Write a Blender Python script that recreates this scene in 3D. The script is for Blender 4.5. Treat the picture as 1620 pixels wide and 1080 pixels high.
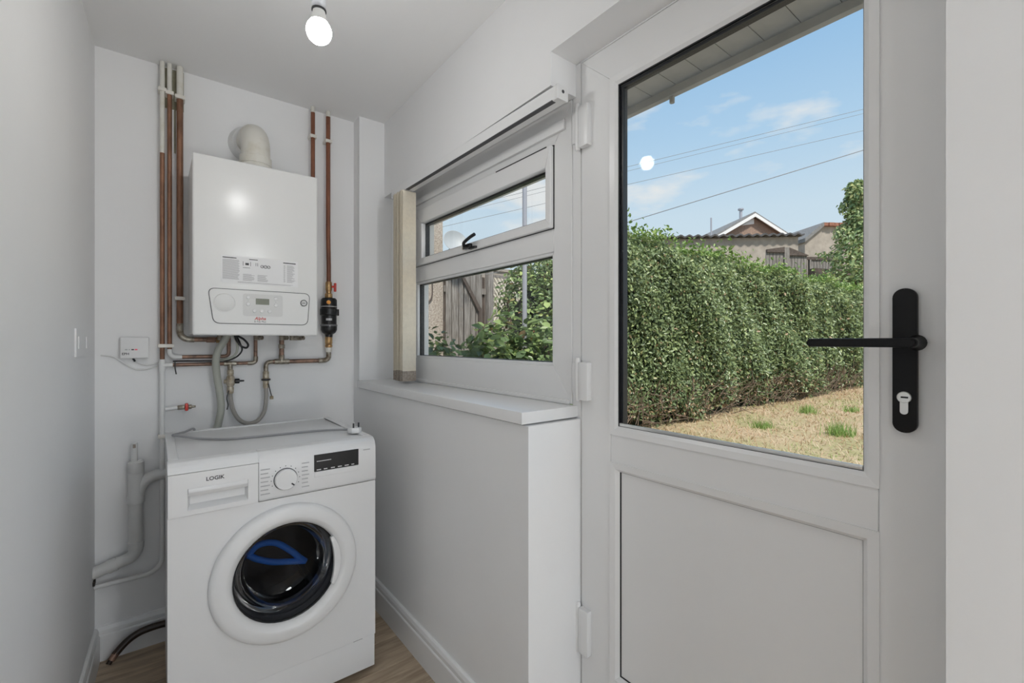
import bpy, bmesh, math, random
import numpy as np
from mathutils import Vector, Matrix

for o in list(bpy.data.objects):
    bpy.data.objects.remove(o)
scene = bpy.context.scene
COL = scene.collection
R = math.radians
random.seed(7)

# ------------------------------------------------------------------ camera
EYE = 1.19
cd = bpy.data.cameras.new('camera')
cd.sensor_width = 36.0
cd.lens = 16.0
cd.clip_start = 0.02
cd.clip_end = 500
cam = bpy.data.objects.new('camera', cd)
COL.objects.link(cam)
cam.location = (0, 0, EYE)
cam.rotation_euler = (R(90), 0, R(-38.1))
scene.camera = cam

# ------------------------------------------------------------------ world / light / exposure
scene.view_settings.view_transform = 'Standard'
scene.view_settings.look = 'None'
scene.view_settings.gamma = 1.0
scene.view_settings.use_curve_mapping = False
scene.view_settings.exposure = 0.0
SKY = 1.0
BULB = 82.0
FILL_LAMPS = [58.0, 54.0, 14.0]     # strengths of the fill lights added behind the viewpoint
SUN = 4.6

world = bpy.data.worlds.new('sky')
scene.world = world
world.use_nodes = True
nt = world.node_tree
nt.nodes.clear()
N = nt.nodes.new
L = nt.links.new
out = N('ShaderNodeOutputWorld')
bg = N('ShaderNodeBackground')
tc = N('ShaderNodeTexCoord')
sep = N('ShaderNodeSeparateXYZ')
ramp = N('ShaderNodeValToRGB')
cr = ramp.color_ramp
cr.elements[0].position = 0.0
cr.elements[0].color = (0.70, 0.78, 0.85, 1)
cr.elements[1].position = 1.0
cr.elements[1].color = (0.13, 0.30, 0.62, 1)
for p, c in ((0.25, (0.60, 0.74, 0.86, 1)), (0.38, (0.44, 0.64, 0.85, 1)), (0.52, (0.31, 0.53, 0.80, 1))):
    e = cr.elements.new(p)
    e.color = c
mp = N('ShaderNodeMapping')
mp.inputs['Scale'].default_value = (1.0, 1.0, 3.0)
mp.inputs['Location'].default_value = (0.35, 0.2, 0.55)
noi = N('ShaderNodeTexNoise')
noi.inputs['Scale'].default_value = 4.6
noi.inputs['Detail'].default_value = 5
noi.inputs['Roughness'].default_value = 0.52
cramp = N('ShaderNodeValToRGB')
cramp.color_ramp.elements[0].position = 0.535
cramp.color_ramp.elements[0].color = (0, 0, 0, 1)
cramp.color_ramp.elements[1].position = 0.68
cramp.color_ramp.elements[1].color = (0.85, 0.85, 0.85, 1)
mix = N('ShaderNodeMixRGB')
mix.inputs['Color2'].default_value = (0.86, 0.85, 0.84, 1)
L(tc.outputs['Generated'], sep.inputs[0])
L(sep.outputs['Z'], ramp.inputs[0])
L(tc.outputs['Generated'], mp.inputs[0])
L(mp.outputs[0], noi.inputs['Vector'])
L(noi.outputs['Fac'], cramp.inputs[0])
L(cramp.outputs[0], mix.inputs['Fac'])
L(ramp.outputs[0], mix.inputs['Color1'])
L(mix.outputs[0], bg.inputs['Color'])
bg.inputs['Strength'].default_value = SKY
L(bg.outputs[0], out.inputs[0])

sl = bpy.data.lights.new('sun', 'SUN')
sl.energy = SUN
sl.angle = R(6)
sl.color = (1.0, 0.94, 0.86)
sun = bpy.data.objects.new('sun', sl)
COL.objects.link(sun)
sun.location = (-5, -1, 12)
sun.rotation_euler = Vector((0.20, 0.50, -0.84)).to_track_quat('-Z', 'Y').to_euler()


# ------------------------------------------------------------------ materials
def mat(name, col, rough=0.5, metal=0.0, vary=0.0, vscale=8.0, bump=0.0, bscale=60.0, col2=None, emit=None,
        stretch=None, spec=0.5, lo=0.35, hi=0.65):
    m = bpy.data.materials.new(name)
    m.use_nodes = True
    t = m.node_tree
    b = t.nodes['Principled BSDF']
    b.inputs['Base Color'].default_value = (*col, 1)
    b.inputs['Roughness'].default_value = rough
    b.inputs['Metallic'].default_value = metal
    b.inputs['Specular IOR Level'].default_value = spec
    if emit:
        b.inputs['Emission Color'].default_value = (*emit[0], 1)
        b.inputs['Emission Strength'].default_value = emit[1]
    if vary or col2 or bump:
        co = t.nodes.new('ShaderNodeTexCoord')
        mpp = t.nodes.new('ShaderNodeMapping')
        if stretch:
            mpp.inputs['Scale'].default_value = stretch
        t.links.new(co.outputs['Object'], mpp.inputs[0])
    if vary or col2:
        n = t.nodes.new('ShaderNodeTexNoise')
        n.inputs['Scale'].default_value = vscale
        n.inputs['Detail'].default_value = 6
        n.inputs['Roughness'].default_value = 0.6
        r = t.nodes.new('ShaderNodeValToRGB')
        c2 = col2 if col2 else tuple(max(0, c * (1 - vary)) for c in col)
        r.color_ramp.elements[0].position = lo
        r.color_ramp.elements[1].position = hi
        r.color_ramp.elements[0].color = (*c2, 1)
        r.color_ramp.elements[1].color = (*col, 1)
        t.links.new(mpp.outputs[0], n.inputs['Vector'])
        t.links.new(n.outputs['Fac'], r.inputs[0])
        t.links.new(r.outputs[0], b.inputs['Base Color'])
    if bump:
        n2 = t.nodes.new('ShaderNodeTexNoise')
        n2.inputs['Scale'].default_value = bscale
        n2.inputs['Detail'].default_value = 4
        bp = t.nodes.new('ShaderNodeBump')
        bp.inputs['Strength'].default_value = bump
        bp.inputs['Distance'].default_value = 0.01
        t.links.new(mpp.outputs[0], n2.inputs['Vector'])
        t.links.new(n2.outputs['Fac'], bp.inputs['Height'])
        t.links.new(bp.outputs[0], b.inputs['Normal'])
    return m


def glass(name, tint=(1, 1, 1), gloss=1.0, rough=0.0):
    m = bpy.data.materials.new(name)
    m.use_nodes = True
    t = m.node_tree
    t.nodes.clear()
    o = t.nodes.new('ShaderNodeOutputMaterial')
    mx = t.nodes.new('ShaderNodeMixShader')
    fr = t.nodes.new('ShaderNodeFresnel')
    fr.inputs['IOR'].default_value = 1.45
    mu = t.nodes.new('ShaderNodeMath')
    mu.operation = 'MULTIPLY'
    mu.inputs[1].default_value = gloss
    tr = t.nodes.new('ShaderNodeBsdfTransparent')
    tr.inputs[0].default_value = (*tint, 1)
    gl = t.nodes.new('ShaderNodeBsdfGlossy')
    gl.inputs['Roughness'].default_value = rough
    t.links.new(fr.outputs[0], mu.inputs[0])
    t.links.new(mu.outputs[0], mx.inputs[0])
    t.links.new(tr.outputs[0], mx.inputs[1])
    t.links.new(gl.outputs[0], mx.inputs[2])
    t.links.new(mx.outputs[0], o.inputs[0])
    return m


def leafmat(name, stops, rough=0.45, trans=0.25):
    m = bpy.data.materials.new(name)
    m.use_nodes = True
    t = m.node_tree
    b = t.nodes['Principled BSDF']
    at = t.nodes.new('ShaderNodeAttribute')
    at.attribute_name = 'rnd'
    r = t.nodes.new('ShaderNodeValToRGB')
    el = r.color_ramp.elements
    el[0].position, el[0].color = stops[0][0], (*stops[0][1], 1)
    el[1].position, el[1].color = stops[-1][0], (*stops[-1][1], 1)
    for p, c in stops[1:-1]:
        e = el.new(p)
        e.color = (*c, 1)
    t.links.new(at.outputs['Fac'], r.inputs[0])
    t.links.new(r.outputs[0], b.inputs['Base Color'])
    b.inputs['Roughness'].default_value = rough
    if trans:
        o = t.nodes['Material Output']
        ts = t.nodes.new('ShaderNodeBsdfTranslucent')
        mx = t.nodes.new('ShaderNodeMixShader')
        mx.inputs[0].default_value = trans
        t.links.new(r.outputs[0], ts.inputs[0])
        t.links.new(b.outputs[0], mx.inputs[1])
        t.links.new(ts.outputs[0], mx.inputs[2])
        t.links.new(mx.outputs[0], o.inputs[0])
    return m


M = {}
M['wall'] = mat('white_paint', (0.89, 0.89, 0.892), 0.55, bump=0.04, bscale=35, vary=0.02, vscale=2.5)
M['ceiling'] = mat('ceiling_paint', (0.90, 0.90, 0.90), 0.7, bump=0.03, bscale=30)
M['gloss'] = mat('white_gloss_trim', (0.85, 0.85, 0.85), 0.28)
M['upvc'] = mat('white_upvc', (0.85, 0.85, 0.85), 0.3)
M['sill'] = mat('white_sill', (0.83, 0.83, 0.83), 0.22)
M['black_gasket'] = mat('black_gasket', (0.012, 0.013, 0.016), 0.45)
M['spacer'] = mat('dark_spacer_bar', (0.02, 0.022, 0.026), 0.35)
M['pane'] = glass('window_glass', (0.975, 0.985, 0.98), 0.06)
M['black'] = mat('black_powder_coat', (0.005, 0.005, 0.006), 0.42, spec=0.25)
M['black_plastic'] = mat('black_plastic', (0.010, 0.010, 0.011), 0.3)
M['chrome'] = mat('satin_nickel', (0.72, 0.72, 0.70), 0.28, 1.0)
M['copper'] = mat('aged_copper', (0.36, 0.185, 0.11), 0.45, 0.4, col2=(0.17, 0.085, 0.052), vscale=22, stretch=(1, 1, 0.35), bump=0.05)
M['copper_red'] = mat('red_brown_copper', (0.27, 0.105, 0.058), 0.42, 0.3, col2=(0.17, 0.066, 0.038), vscale=25, stretch=(1, 1, 0.3))
M['dull_copper'] = mat('tarnished_copper', (0.36, 0.22, 0.16), 0.45, 0.5, col2=(0.13, 0.09, 0.07), vscale=30)
M['solder'] = mat('soldered_fitting', (0.52, 0.49, 0.42), 0.4, 0.6, col2=(0.16, 0.12, 0.08), vscale=45)
M['brass'] = mat('brass', (0.62, 0.42, 0.20), 0.35, 0.75, col2=(0.36, 0.2, 0.09), vscale=40)
M['old_brass'] = mat('paint_spattered_brass', (0.62, 0.57, 0.47), 0.45, 0.4, col2=(0.30, 0.22, 0.13), vscale=60)
M['pipe_paint'] = mat('cream_painted_pipe', (0.74, 0.72, 0.66), 0.4, col2=(0.60, 0.56, 0.46), vscale=14, lo=0.25, hi=0.5)
M['white_pipe'] = mat('white_painted_pipe', (0.78, 0.78, 0.77), 0.4)
M['clip'] = mat('cream_plastic_clip', (0.76, 0.73, 0.67), 0.4)
M['patch'] = mat('olive_bare_plaster', (0.36, 0.34, 0.24), 0.8, vary=0.3, vscale=20)
M['pvc'] = mat('white_pvc_waste', (0.74, 0.74, 0.73), 0.35, vary=0.06, vscale=10)
M['dirt'] = mat('black_dirt', (0.03, 0.025, 0.02), 0.9)
M['boiler'] = mat('boiler_enamel', (0.80, 0.80, 0.79), 0.22)
M['boiler_panel'] = mat('boiler_panel_plastic', (0.78, 0.78, 0.77), 0.4)
M['panel_line'] = mat('dark_grey_line', (0.07, 0.07, 0.075), 0.5)
M['lightgrey'] = mat('light_grey_plastic', (0.68, 0.68, 0.67), 0.45)
M['sticker'] = mat('white_sticker', (0.83, 0.83, 0.84), 0.5)
M['print'] = mat('grey_print', (0.48, 0.48, 0.49), 0.7)
M['print_dark'] = mat('dark_print', (0.05, 0.05, 0.055), 0.6)
M['print_red'] = mat('red_print', (0.55, 0.06, 0.045), 0.5)
M['lcd'] = mat('grey_green_lcd', (0.15, 0.16, 0.11), 0.25)
M['grey_hose'] = mat('sage_grey_hose', (0.40, 0.41, 0.36), 0.5)
M['braid'] = mat('braided_grey_hose', (0.42, 0.40, 0.37), 0.35, 0.4, bump=0.5, bscale=400)
M['red'] = mat('red_plastic', (0.60, 0.045, 0.03), 0.35)
M['orange'] = mat('orange_plastic', (0.85, 0.36, 0.06), 0.4)
M['white_plastic'] = mat('white_plastic', (0.80, 0.80, 0.80), 0.35)
M['cable_white'] = mat('white_cable', (0.78, 0.78, 0.77), 0.4)
M['cable_grey'] = mat('grey_cable', (0.33, 0.33, 0.34), 0.4)
M['washer'] = mat('washer_enamel', (0.80, 0.80, 0.80), 0.25)
M['washer_plastic'] = mat('washer_plastic', (0.81, 0.81, 0.81), 0.32)
M['door_glass'] = glass('washer_door_glass', (0.50, 0.51, 0.53), 0.45, 0.03)
M['rubber'] = mat('grey_rubber', (0.16, 0.16, 0.17), 0.35)
M['drum'] = mat('steel_drum', (0.10, 0.10, 0.105), 0.3, 0.9)
M['blue'] = mat('blue_fabric', (0.03, 0.22, 0.85), 0.6)
M['slat'] = mat('cream_fabric_slat', (0.80, 0.73, 0.60), 0.8, vary=0.08, vscale=60)
M['weight'] = mat('beige_woven_hem', (0.46, 0.40, 0.34), 0.9, col2=(0.30, 0.25, 0.21), vscale=120)
M['holder'] = mat('grey_lampholder', (0.52, 0.53, 0.56), 0.4)
M['bulb_neck'] = mat('bulb_neck_plastic', (0.72, 0.72, 0.70), 0.4)
M['bulb'] = mat('lit_bulb', (0.9, 0.9, 0.9), 0.3, emit=((0.99, 0.985, 0.975), BULB))
M['led_red'] = mat('red_led', (0.5, 0.05, 0.08), 0.4, emit=((1, 0.1, 0.2), 0.3))
M['brown_hose'] = mat('dark_brown_hose', (0.030, 0.016, 0.010), 0.35)
# outside
M['soffit'] = mat('weathered_soffit_board', (0.52, 0.505, 0.48), 0.8, vary=0.2, vscale=6, stretch=(1, 1, 1))
M['render'] = mat('beige_render', (0.42, 0.37, 0.32), 0.9, vary=0.25, vscale=3, bump=0.3, bscale=40)
M['pebble'] = mat('pebbledash', (0.62, 0.55, 0.47), 0.9, col2=(0.30, 0.24, 0.20), vscale=38, bump=1.0, bscale=60)
M['ext_wall'] = mat('painted_outside_wall', (0.7, 0.7, 0.68), 0.8, bump=0.2)
M['brickwork'] = mat('brown_brick_gable', (0.36, 0.25, 0.19), 0.9, vary=0.3, vscale=12)
M['barge'] = mat('white_bargeboard', (0.80, 0.79, 0.78), 0.5)
M['slate'] = mat('grey_slate', (0.24, 0.235, 0.23), 0.8, vary=0.3, vscale=10)
M['slate_dark'] = mat('dark_corrugated_sheet', (0.10, 0.095, 0.095), 0.8, vary=0.3, vscale=6)
M['rust'] = mat('rusty_sheet', (0.34, 0.15, 0.10), 0.85, vary=0.4, vscale=8)
M['old_wood'] = mat('weathered_grey_wood', (0.34, 0.315, 0.29), 0.85, col2=(0.16, 0.14, 0.125), vscale=10, stretch=(4, 4, 0.4))
M['dark_wood'] = mat('dark_wet_wood', (0.13, 0.10, 0.085), 0.85, vary=0.4, vscale=10)
M['metal_pole'] = mat('galvanised_pole', (0.42, 0.42, 0.46), 0.45, 0.3)
M['dish'] = mat('grey_dish', (0.40, 0.42, 0.43), 0.5)
M['wire'] = mat('grey_wire', (0.28, 0.30, 0.33), 0.6)
M['bark'] = mat('brown_twigs', (0.18, 0.13, 0.095), 0.9)
M['core'] = mat('shaded_leaf_mass', (0.035, 0.045, 0.022), 0.95, vary=0.5, vscale=14)  # near-black green stands in for shade deep in the foliage
M['lawn'] = mat('dry_lawn', (0.53, 0.39, 0.26), 0.95, col2=(0.36, 0.32, 0.16), vscale=1.3, bump=0.6, bscale=45)
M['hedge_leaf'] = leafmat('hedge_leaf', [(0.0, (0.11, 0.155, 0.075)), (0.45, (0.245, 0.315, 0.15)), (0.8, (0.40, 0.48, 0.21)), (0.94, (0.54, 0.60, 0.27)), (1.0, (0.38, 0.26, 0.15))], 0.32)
M['tip_leaf'] = leafmat('new_growth_leaf', [(0.0, (0.14, 0.24, 0.06)), (0.6, (0.24, 0.36, 0.09)), (1.0, (0.38, 0.48, 0.14))], 0.4)
M['ivy_leaf'] = leafmat('shrub_leaf', [(0.0, (0.08, 0.13, 0.05)), (0.5, (0.20, 0.29, 0.115)), (0.85, (0.35, 0.46, 0.17)), (0.95, (0.48, 0.56, 0.20)), (1.0, (0.33, 0.16, 0.09))], 0.35)
M['tree_leaf'] = leafmat('pale_tree_leaf', [(0.0, (0.17, 0.26, 0.11)), (0.6, (0.33, 0.43, 0.19)), (1.0, (0.60, 0.60, 0.28))], 0.4)
M['dry_blade'] = leafmat('dry_grass_blade', [(0.0, (0.44, 0.27, 0.14)), (0.6, (0.62, 0.47, 0.32)), (0.85, (0.70, 0.58, 0.42)), (1.0, (0.34, 0.40, 0.14))], 0.7, 0.2)
M['green_blade'] = leafmat('green_grass_blade', [(0.0, (0.22, 0.38, 0.09)), (1.0, (0.42, 0.56, 0.20))], 0.5, 0.3)


def wood_mat():
    m = bpy.data.materials.new('oak_laminate')
    m.use_nodes = True
    t = m.node_tree
    b = t.nodes['Principled BSDF']
    co = t.nodes.new('ShaderNodeTexCoord')
    oi = t.nodes.new('ShaderNodeObjectInfo')
    ad = t.nodes.new('ShaderNodeVectorMath')
    ad.operation = 'ADD'
    sc = t.nodes.new('ShaderNodeVectorMath')
    sc.operation = 'SCALE'
    sc.inputs['Scale'].default_value = 13.0
    cb = t.nodes.new('ShaderNodeCombineXYZ')
    for k in range(3):
        t.links.new(oi.outputs['Random'], cb.inputs[k])
    t.links.new(cb.outputs[0], sc.inputs[0])
    t.links.new(co.outputs['Object'], ad.inputs[0])
    t.links.new(sc.outputs[0], ad.inputs[1])
    mpp = t.nodes.new('ShaderNodeMapping')
    mpp.inputs['Scale'].default_value = (2.2, 17, 1)
    t.links.new(ad.outputs[0], mpp.inputs[0])
    n = t.nodes.new('ShaderNodeTexNoise')
    n.inputs['Scale'].default_value = 2.0
    n.inputs['Detail'].default_value = 7
    n.inputs['Distortion'].default_value = 1.2
    t.links.new(mpp.outputs[0], n.inputs['Vector'])
    r = t.nodes.new('ShaderNodeValToRGB')
    r.color_ramp.elements[0].position = 0.3
    r.color_ramp.elements[0].color = (0.30, 0.222, 0.152, 1)
    r.color_ramp.elements[1].position = 0.68
    r.color_ramp.elements[1].color = (0.57, 0.45, 0.32, 1)
    t.links.new(n.outputs['Fac'], r.inputs[0])
    hs = t.nodes.new('ShaderNodeHueSaturation')
    mr = t.nodes.new('ShaderNodeMapRange')
    mr.inputs['To Min'].default_value = 0.85
    mr.inputs['To Max'].default_value = 1.12
    t.links.new(oi.outputs['Random'], mr.inputs['Value'])
    t.links.new(mr.outputs[0], hs.inputs['Value'])
    t.links.new(r.outputs[0], hs.inputs['Color'])
    t.links.new(hs.outputs[0], b.inputs['Base Color'])
    b.inputs['Roughness'].default_value = 0.42
    return m


M['wood'] = wood_mat()


# ------------------------------------------------------------------ mesh helpers
class B:
    """collects shapes in world coordinates"""

    def __init__(s):
        s.bm = bmesh.new()

    def box(s, x0, x1, y0, y1, z0, z1, bevel=0.0, seg=2):
        t = bmesh.new()
        bmesh.ops.create_cube(t, size=1)
        for v in t.verts:
            v.co = Vector(((x0 + x1) / 2 + v.co.x * (x1 - x0), (y0 + y1) / 2 + v.co.y * (y1 - y0), (z0 + z1) / 2 + v.co.z * (z1 - z0)))
        if bevel:
            bmesh.ops.bevel(t, geom=list(t.edges), offset=bevel, segments=seg, profile=0.6, affect='EDGES')
        return s.merge(t)

    def merge(s, t, mtx=None):
        mp_ = {}
        for v in t.verts:
            mp_[v] = s.bm.verts.new(mtx @ v.co if mtx else v.co)
        for f in t.faces:
            try:
                s.bm.faces.new([mp_[v] for v in f.verts])
            except ValueError:
                pass
        t.free()
        return s

    def raw(s, vs, fs):
        vv = [s.bm.verts.new(v) for v in vs]
        for f in fs:
            s.bm.faces.new([vv[i] for i in f])
        return s

    def prism(s, pts, axis, a, b, bevel=0.0, seg=2):
        """pts: 2D outline; axis 'x': (y,z), 'y': (x,z), 'z': (x,y); extruded from a to b"""
        t = bmesh.new()

        def mk(p, q):
            return {'x': (q, p[0], p[1]), 'y': (p[0], q, p[1]), 'z': (p[0], p[1], q)}[axis]
        va = [t.verts.new(mk(p, a)) for p in pts]
        vb = [t.verts.new(mk(p, b)) for p in pts]
        n = len(pts)
        t.faces.new(va)
        t.faces.new(vb[::-1])
        for i in range(n):
            t.faces.new((va[i], vb[i], vb[(i + 1) % n], va[(i + 1) % n]))
        bmesh.ops.recalc_face_normals(t, faces=list(t.faces))
        if bevel:
            bmesh.ops.bevel(t, geom=list(t.edges), offset=bevel, segments=seg, profile=0.6, affect='EDGES')
        return s.merge(t)

    def tube(s, pts, r, seg=12, cap=True):
        pts = [Vector(p) for p in pts]
        n = len(pts)
        rr = r if isinstance(r, (list, tuple)) else [r] * n
        tang = []
        for i in range(n):
            a = pts[max(0, i - 1)]
            b = pts[min(n - 1, i + 1)]
            d = (b - a)
            tang.append(d.normalized() if d.length > 1e-9 else Vector((0, 0, 1)))
        t0 = tang[0]
        up = Vector((0, 1, 0)) if abs(t0.y) < 0.9 else Vector((1, 0, 0))
        nrm = t0.cross(up).normalized()
        rings = []
        for i in range(n):
            if i:
                q = tang[i - 1].rotation_difference(tang[i])
                nrm = (q @ nrm).normalized()
            bn = tang[i].cross(nrm).normalized()
            rings.append([s.bm.verts.new(pts[i] + (nrm * math.cos(2 * math.pi * k / seg) + bn * math.sin(2 * math.pi * k / seg)) * rr[i]) for k in range(seg)])
        for i in range(n - 1):
            for k in range(seg):
                s.bm.faces.new((rings[i][k], rings[i][(k + 1) % seg], rings[i + 1][(k + 1) % seg], rings[i + 1][k]))
        if cap:
            s.bm.faces.new(rings[0][::-1])
            s.bm.faces.new(rings[-1])
        return s

    def lathe(s, prof, c, axis='z', seg=24, cap=True):
        """prof: list of (r, t) with t along the axis from c"""
        c = Vector(c)
        rings = []
        for r, t in prof:
            ring = []
            for k in range(seg):
                a = 2 * math.pi * k / seg
                u, w = r * math.cos(a), r * math.sin(a)
                p = {'z': (u, w, t), 'y': (u, t, w), 'x': (t, u, w)}[axis]
                ring.append(s.bm.verts.new(c + Vector(p)))
            rings.append(ring)
        for i in range(len(rings) - 1):
            for k in range(seg):
                s.bm.faces.new((rings[i][k], rings[i][(k + 1) % seg], rings[i + 1][(k + 1) % seg], rings[i + 1][k]))
        if cap:
            if prof[0][0] > 1e-5:
                s.bm.faces.new(rings[0][::-1])
            if prof[-1][0] > 1e-5:
                s.bm.faces.new(rings[-1])
        return s


def tag(o, label=None, cat=None, group=None, kind=None):
    if label:
        o['label'] = label
    if cat:
        o['category'] = cat
    if group:
        o['group'] = group
    if kind:
        o['kind'] = kind
    return o


def root_of(o):
    while o.parent:
        o = o.parent
    return o


def mesh_obj(name, me, m, parent):
    o = bpy.data.objects.new(name, me)
    COL.objects.link(o)
    if m:
        me.materials.append(M[m] if isinstance(m, str) else m)
    if parent:
        o.parent = parent
    return o


def obj(name, b, m, parent=None, base=None, flat=False):
    """link collected shapes as one mesh object; vertices are stored relative to the thing's base"""
    bm = b.bm
    bmesh.ops.remove_doubles(bm, verts=list(bm.verts), dist=1e-6)
    bmesh.ops.recalc_face_normals(bm, faces=list(bm.faces))
    if parent:
        off = Vector(root_of(parent).location)
    elif base:
        off = Vector(base)
    else:
        xs = [v.co for v in bm.verts]
        off = Vector(((min(v.x for v in xs) + max(v.x for v in xs)) / 2, (min(v.y for v in xs) + max(v.y for v in xs)) / 2, min(v.z for v in xs)))
    for v in bm.verts:
        v.co -= off
    me = bpy.data.meshes.new(name)
    bm.to_mesh(me)
    bm.free()
    if not flat:
        me.polygons.foreach_set('use_smooth', [True] * len(me.polygons))
        me.set_sharp_from_angle(angle=R(38))
    o = mesh_obj(name, me, m, parent)
    if not parent:
        o.location = off
    return o


def thing(name, loc, label, cat, group=None, kind=None):
    o = bpy.data.objects.new(name, None)
    o.empty_display_size = 0.05
    COL.objects.link(o)
    o.location = loc
    return tag(o, label, cat, group, kind)


def arc(c, r, a0, a1, n, plane='xz', y=0.0):
    out_ = []
    for i in range(n + 1):
        a = R(a0 + (a1 - a0) * i / n)
        u, w = c[0] + r * math.cos(a), c[1] + r * math.sin(a)
        out_.append((u, y, w) if plane == 'xz' else (y, u, w))
    return out_


def smooth(pts, n=8):
    """Catmull-Rom through points"""
    P = [Vector(p) for p in pts]
    P = [P[0] * 2 - P[1]] + P + [P[-1] * 2 - P[-2]]
    res = []
    for i in range(1, len(P) - 2):
        p0, p1, p2, p3 = P[i - 1:i + 3]
        for k in range(n):
            t = k / n
            res.append(0.5 * ((2 * p1) + (p2 - p0) * t + (2 * p0 - 5 * p1 + 4 * p2 - p3) * t * t + (3 * p1 - p0 - 3 * p2 + p3) * t ** 3))
    res.append(P[-2])
    return res


def rrect(x0, x1, z0, z1, r, n=5):
    pts = []
    for cx, cz, a in ((x1 - r, z1 - r, 0), (x0 + r, z1 - r, 90), (x0 + r, z0 + r, 180), (x1 - r, z0 + r, 270)):
        for k in range(n + 1):
            t = R(a + 90 * k / n)
            pts.append((cx + r * math.cos(t), cz + r * math.sin(t)))
    return pts


def rpoly(pts, r, n=5):
    """round the corners of a convex polygon"""
    res = []
    m_ = len(pts)
    for i in range(m_):
        p = Vector(pts[i])
        a = (Vector(pts[i - 1]) - p).normalized() * r
        b = (Vector(pts[(i + 1) % m_]) - p).normalized() * r
        for k in range(n + 1):
            t = k / n
            q = p + a * (1 - t) ** 2 + b * t ** 2
            res.append((q.x, q.y))
    return res


def text(name, s, size, loc, m, parent, normal='y', label=None, bold=0.0, shear=0.0, align='CENTER'):
    """flat lettering facing -Y (normal='y') as a thin mesh"""
    cu = bpy.data.curves.new(name, 'FONT')
    cu.body = s
    cu.size = size
    cu.align_x = align
    cu.align_y = 'CENTER'
    cu.extrude = 0.0002
    cu.offset = bold
    cu.shear = shear
    cu.resolution_u = 3
    tmp = bpy.data.objects.new('tmp', cu)
    COL.objects.link(tmp)
    dg = bpy.context.evaluated_depsgraph_get()
    me = bpy.data.meshes.new_from_object(tmp.evaluated_get(dg))
    bpy.data.objects.remove(tmp)
    mt = Matrix.Translation(Vector(loc) - Vector(root_of(parent).location)) @ Matrix.Rotation(R(90), 4, 'X')
    me.transform(mt)
    me.materials.clear()
    o = mesh_obj(name, me, m, parent)
    if label:
        o['label'] = label
    return o


def np_mesh(name, verts, faces, m, parent=None, rnd=None, kind=None):
    me = bpy.data.meshes.new(name)
    nf, k = faces.shape
    off = Vector(root_of(parent).location) if parent else Vector((0, 0, 0))
    verts = verts - np.array(off)
    me.vertices.add(len(verts))
    me.vertices.foreach_set('co', verts.astype(np.float32).ravel())
    me.loops.add(nf * k)
    me.loops.foreach_set('vertex_index', faces.astype(np.int32).ravel())
    me.polygons.add(nf)
    me.polygons.foreach_set('loop_start', np.arange(0, nf * k, k, dtype=np.int32))
    me.polygons.foreach_set('loop_total', np.full(nf, k, dtype=np.int32))
    me.update(calc_edges=True)
    if rnd is not None:
        a = me.attributes.new('rnd', 'FLOAT', 'FACE')
        a.data.foreach_set('value', rnd.astype(np.float32))
    o = mesh_obj(name, me, m, parent)
    if kind:
        o['kind'] = kind
    return o


def leaves(name, P, Nn, size, m, parent, rng, aspect=0.5, jitter=0.7, rnd=None, droop=0.25):
    """one folded six-point leaf at every point P, facing roughly along Nn"""
    n = len(P)
    nn = Nn + rng.normal(0, jitter, (n, 3))
    nn /= np.linalg.norm(nn, axis=1, keepdims=True) + 1e-9
    d = rng.normal(0, 1, (n, 3))
    d[:, 2] -= droop
    d -= (d * nn).sum(1, keepdims=True) * nn
    d /= np.linalg.norm(d, axis=1, keepdims=True) + 1e-9
    sd = np.cross(nn, d)
    ln = (size * rng.uniform(0.65, 1.25, n))[:, None]
    w = ln * aspect * 0.5
    lift = nn * ln * 0.10
    v = np.stack([P, P + d * ln * 0.3 + sd * w + lift, P + d * ln * 0.68 + sd * w * 0.85 + lift, P + d * ln - nn * ln * 0.08,
                  P + d * ln * 0.68 - sd * w * 0.85 + lift, P + d * ln * 0.3 - sd * w + lift], 1).reshape(-1, 3)
    b = (np.arange(n) * 6)[:, None]
    f = np.concatenate([b + np.array([[0, 1, 2, 3]]), b + np.array([[0, 3, 4, 5]])], 0)
    if rnd is None:
        rnd = rng.uniform(0, 1, n)
    return np_mesh(name, v, f, m, parent, np.concatenate([rnd, rnd]), 'stuff')


rng = np.random.default_rng(11)

# ================================================================== ROOM SHELL
YB, ZC = 2.29, 2.29          # back wall, ceiling
XL, XW, XU, XD = -0.177, 0.785, 0.885, 0.985   # left wall, wall under the window, upper wall, door / window face

floor = obj('floor', B().box(-3.2, 1.10, -2.7, 2.40, -0.12, -0.012), 'dirt')
tag(floor, 'grey brown oak laminate floor of the utility room', kind='structure')
PL, PW = 1.18, 0.148
pb = B().box(-PL / 2 + 0.0006, PL / 2 - 0.0006, -PW / 2 + 0.0006, PW / 2 - 0.0006, -0.012, 0.0, 0.0012, 1)
plank0 = obj('plank', pb, 'wood', base=(0, 0, 0))
plank_me = plank0.data
first = True
row = 0
y = 2.29 + 0.04
while y > -2.5:
    yc = y - PW / 2
    sh = (row * 0.437) % PL
    x = -0.36 - sh if yc > 0.5 else -3.1 - sh
    while x < 1.0:
        xc = x + PL / 2
        if xc + PL / 2 > (-0.30 if yc > 0.5 else -3.0):
            o = plank0 if first else bpy.data.objects.new('plank', plank_me)
            if not first:
                COL.objects.link(o)
            first = False
            o.parent = floor
            o.location = Vector((xc, yc, 0)) - floor.location
        x += PL
    y -= PW
    row += 1

ceiling = tag(obj('ceiling', B().box(-3.2, 1.10, -2.7, 2.40, ZC, ZC + 0.12), 'ceiling'), 'flat white painted ceiling', kind='structure')

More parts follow.
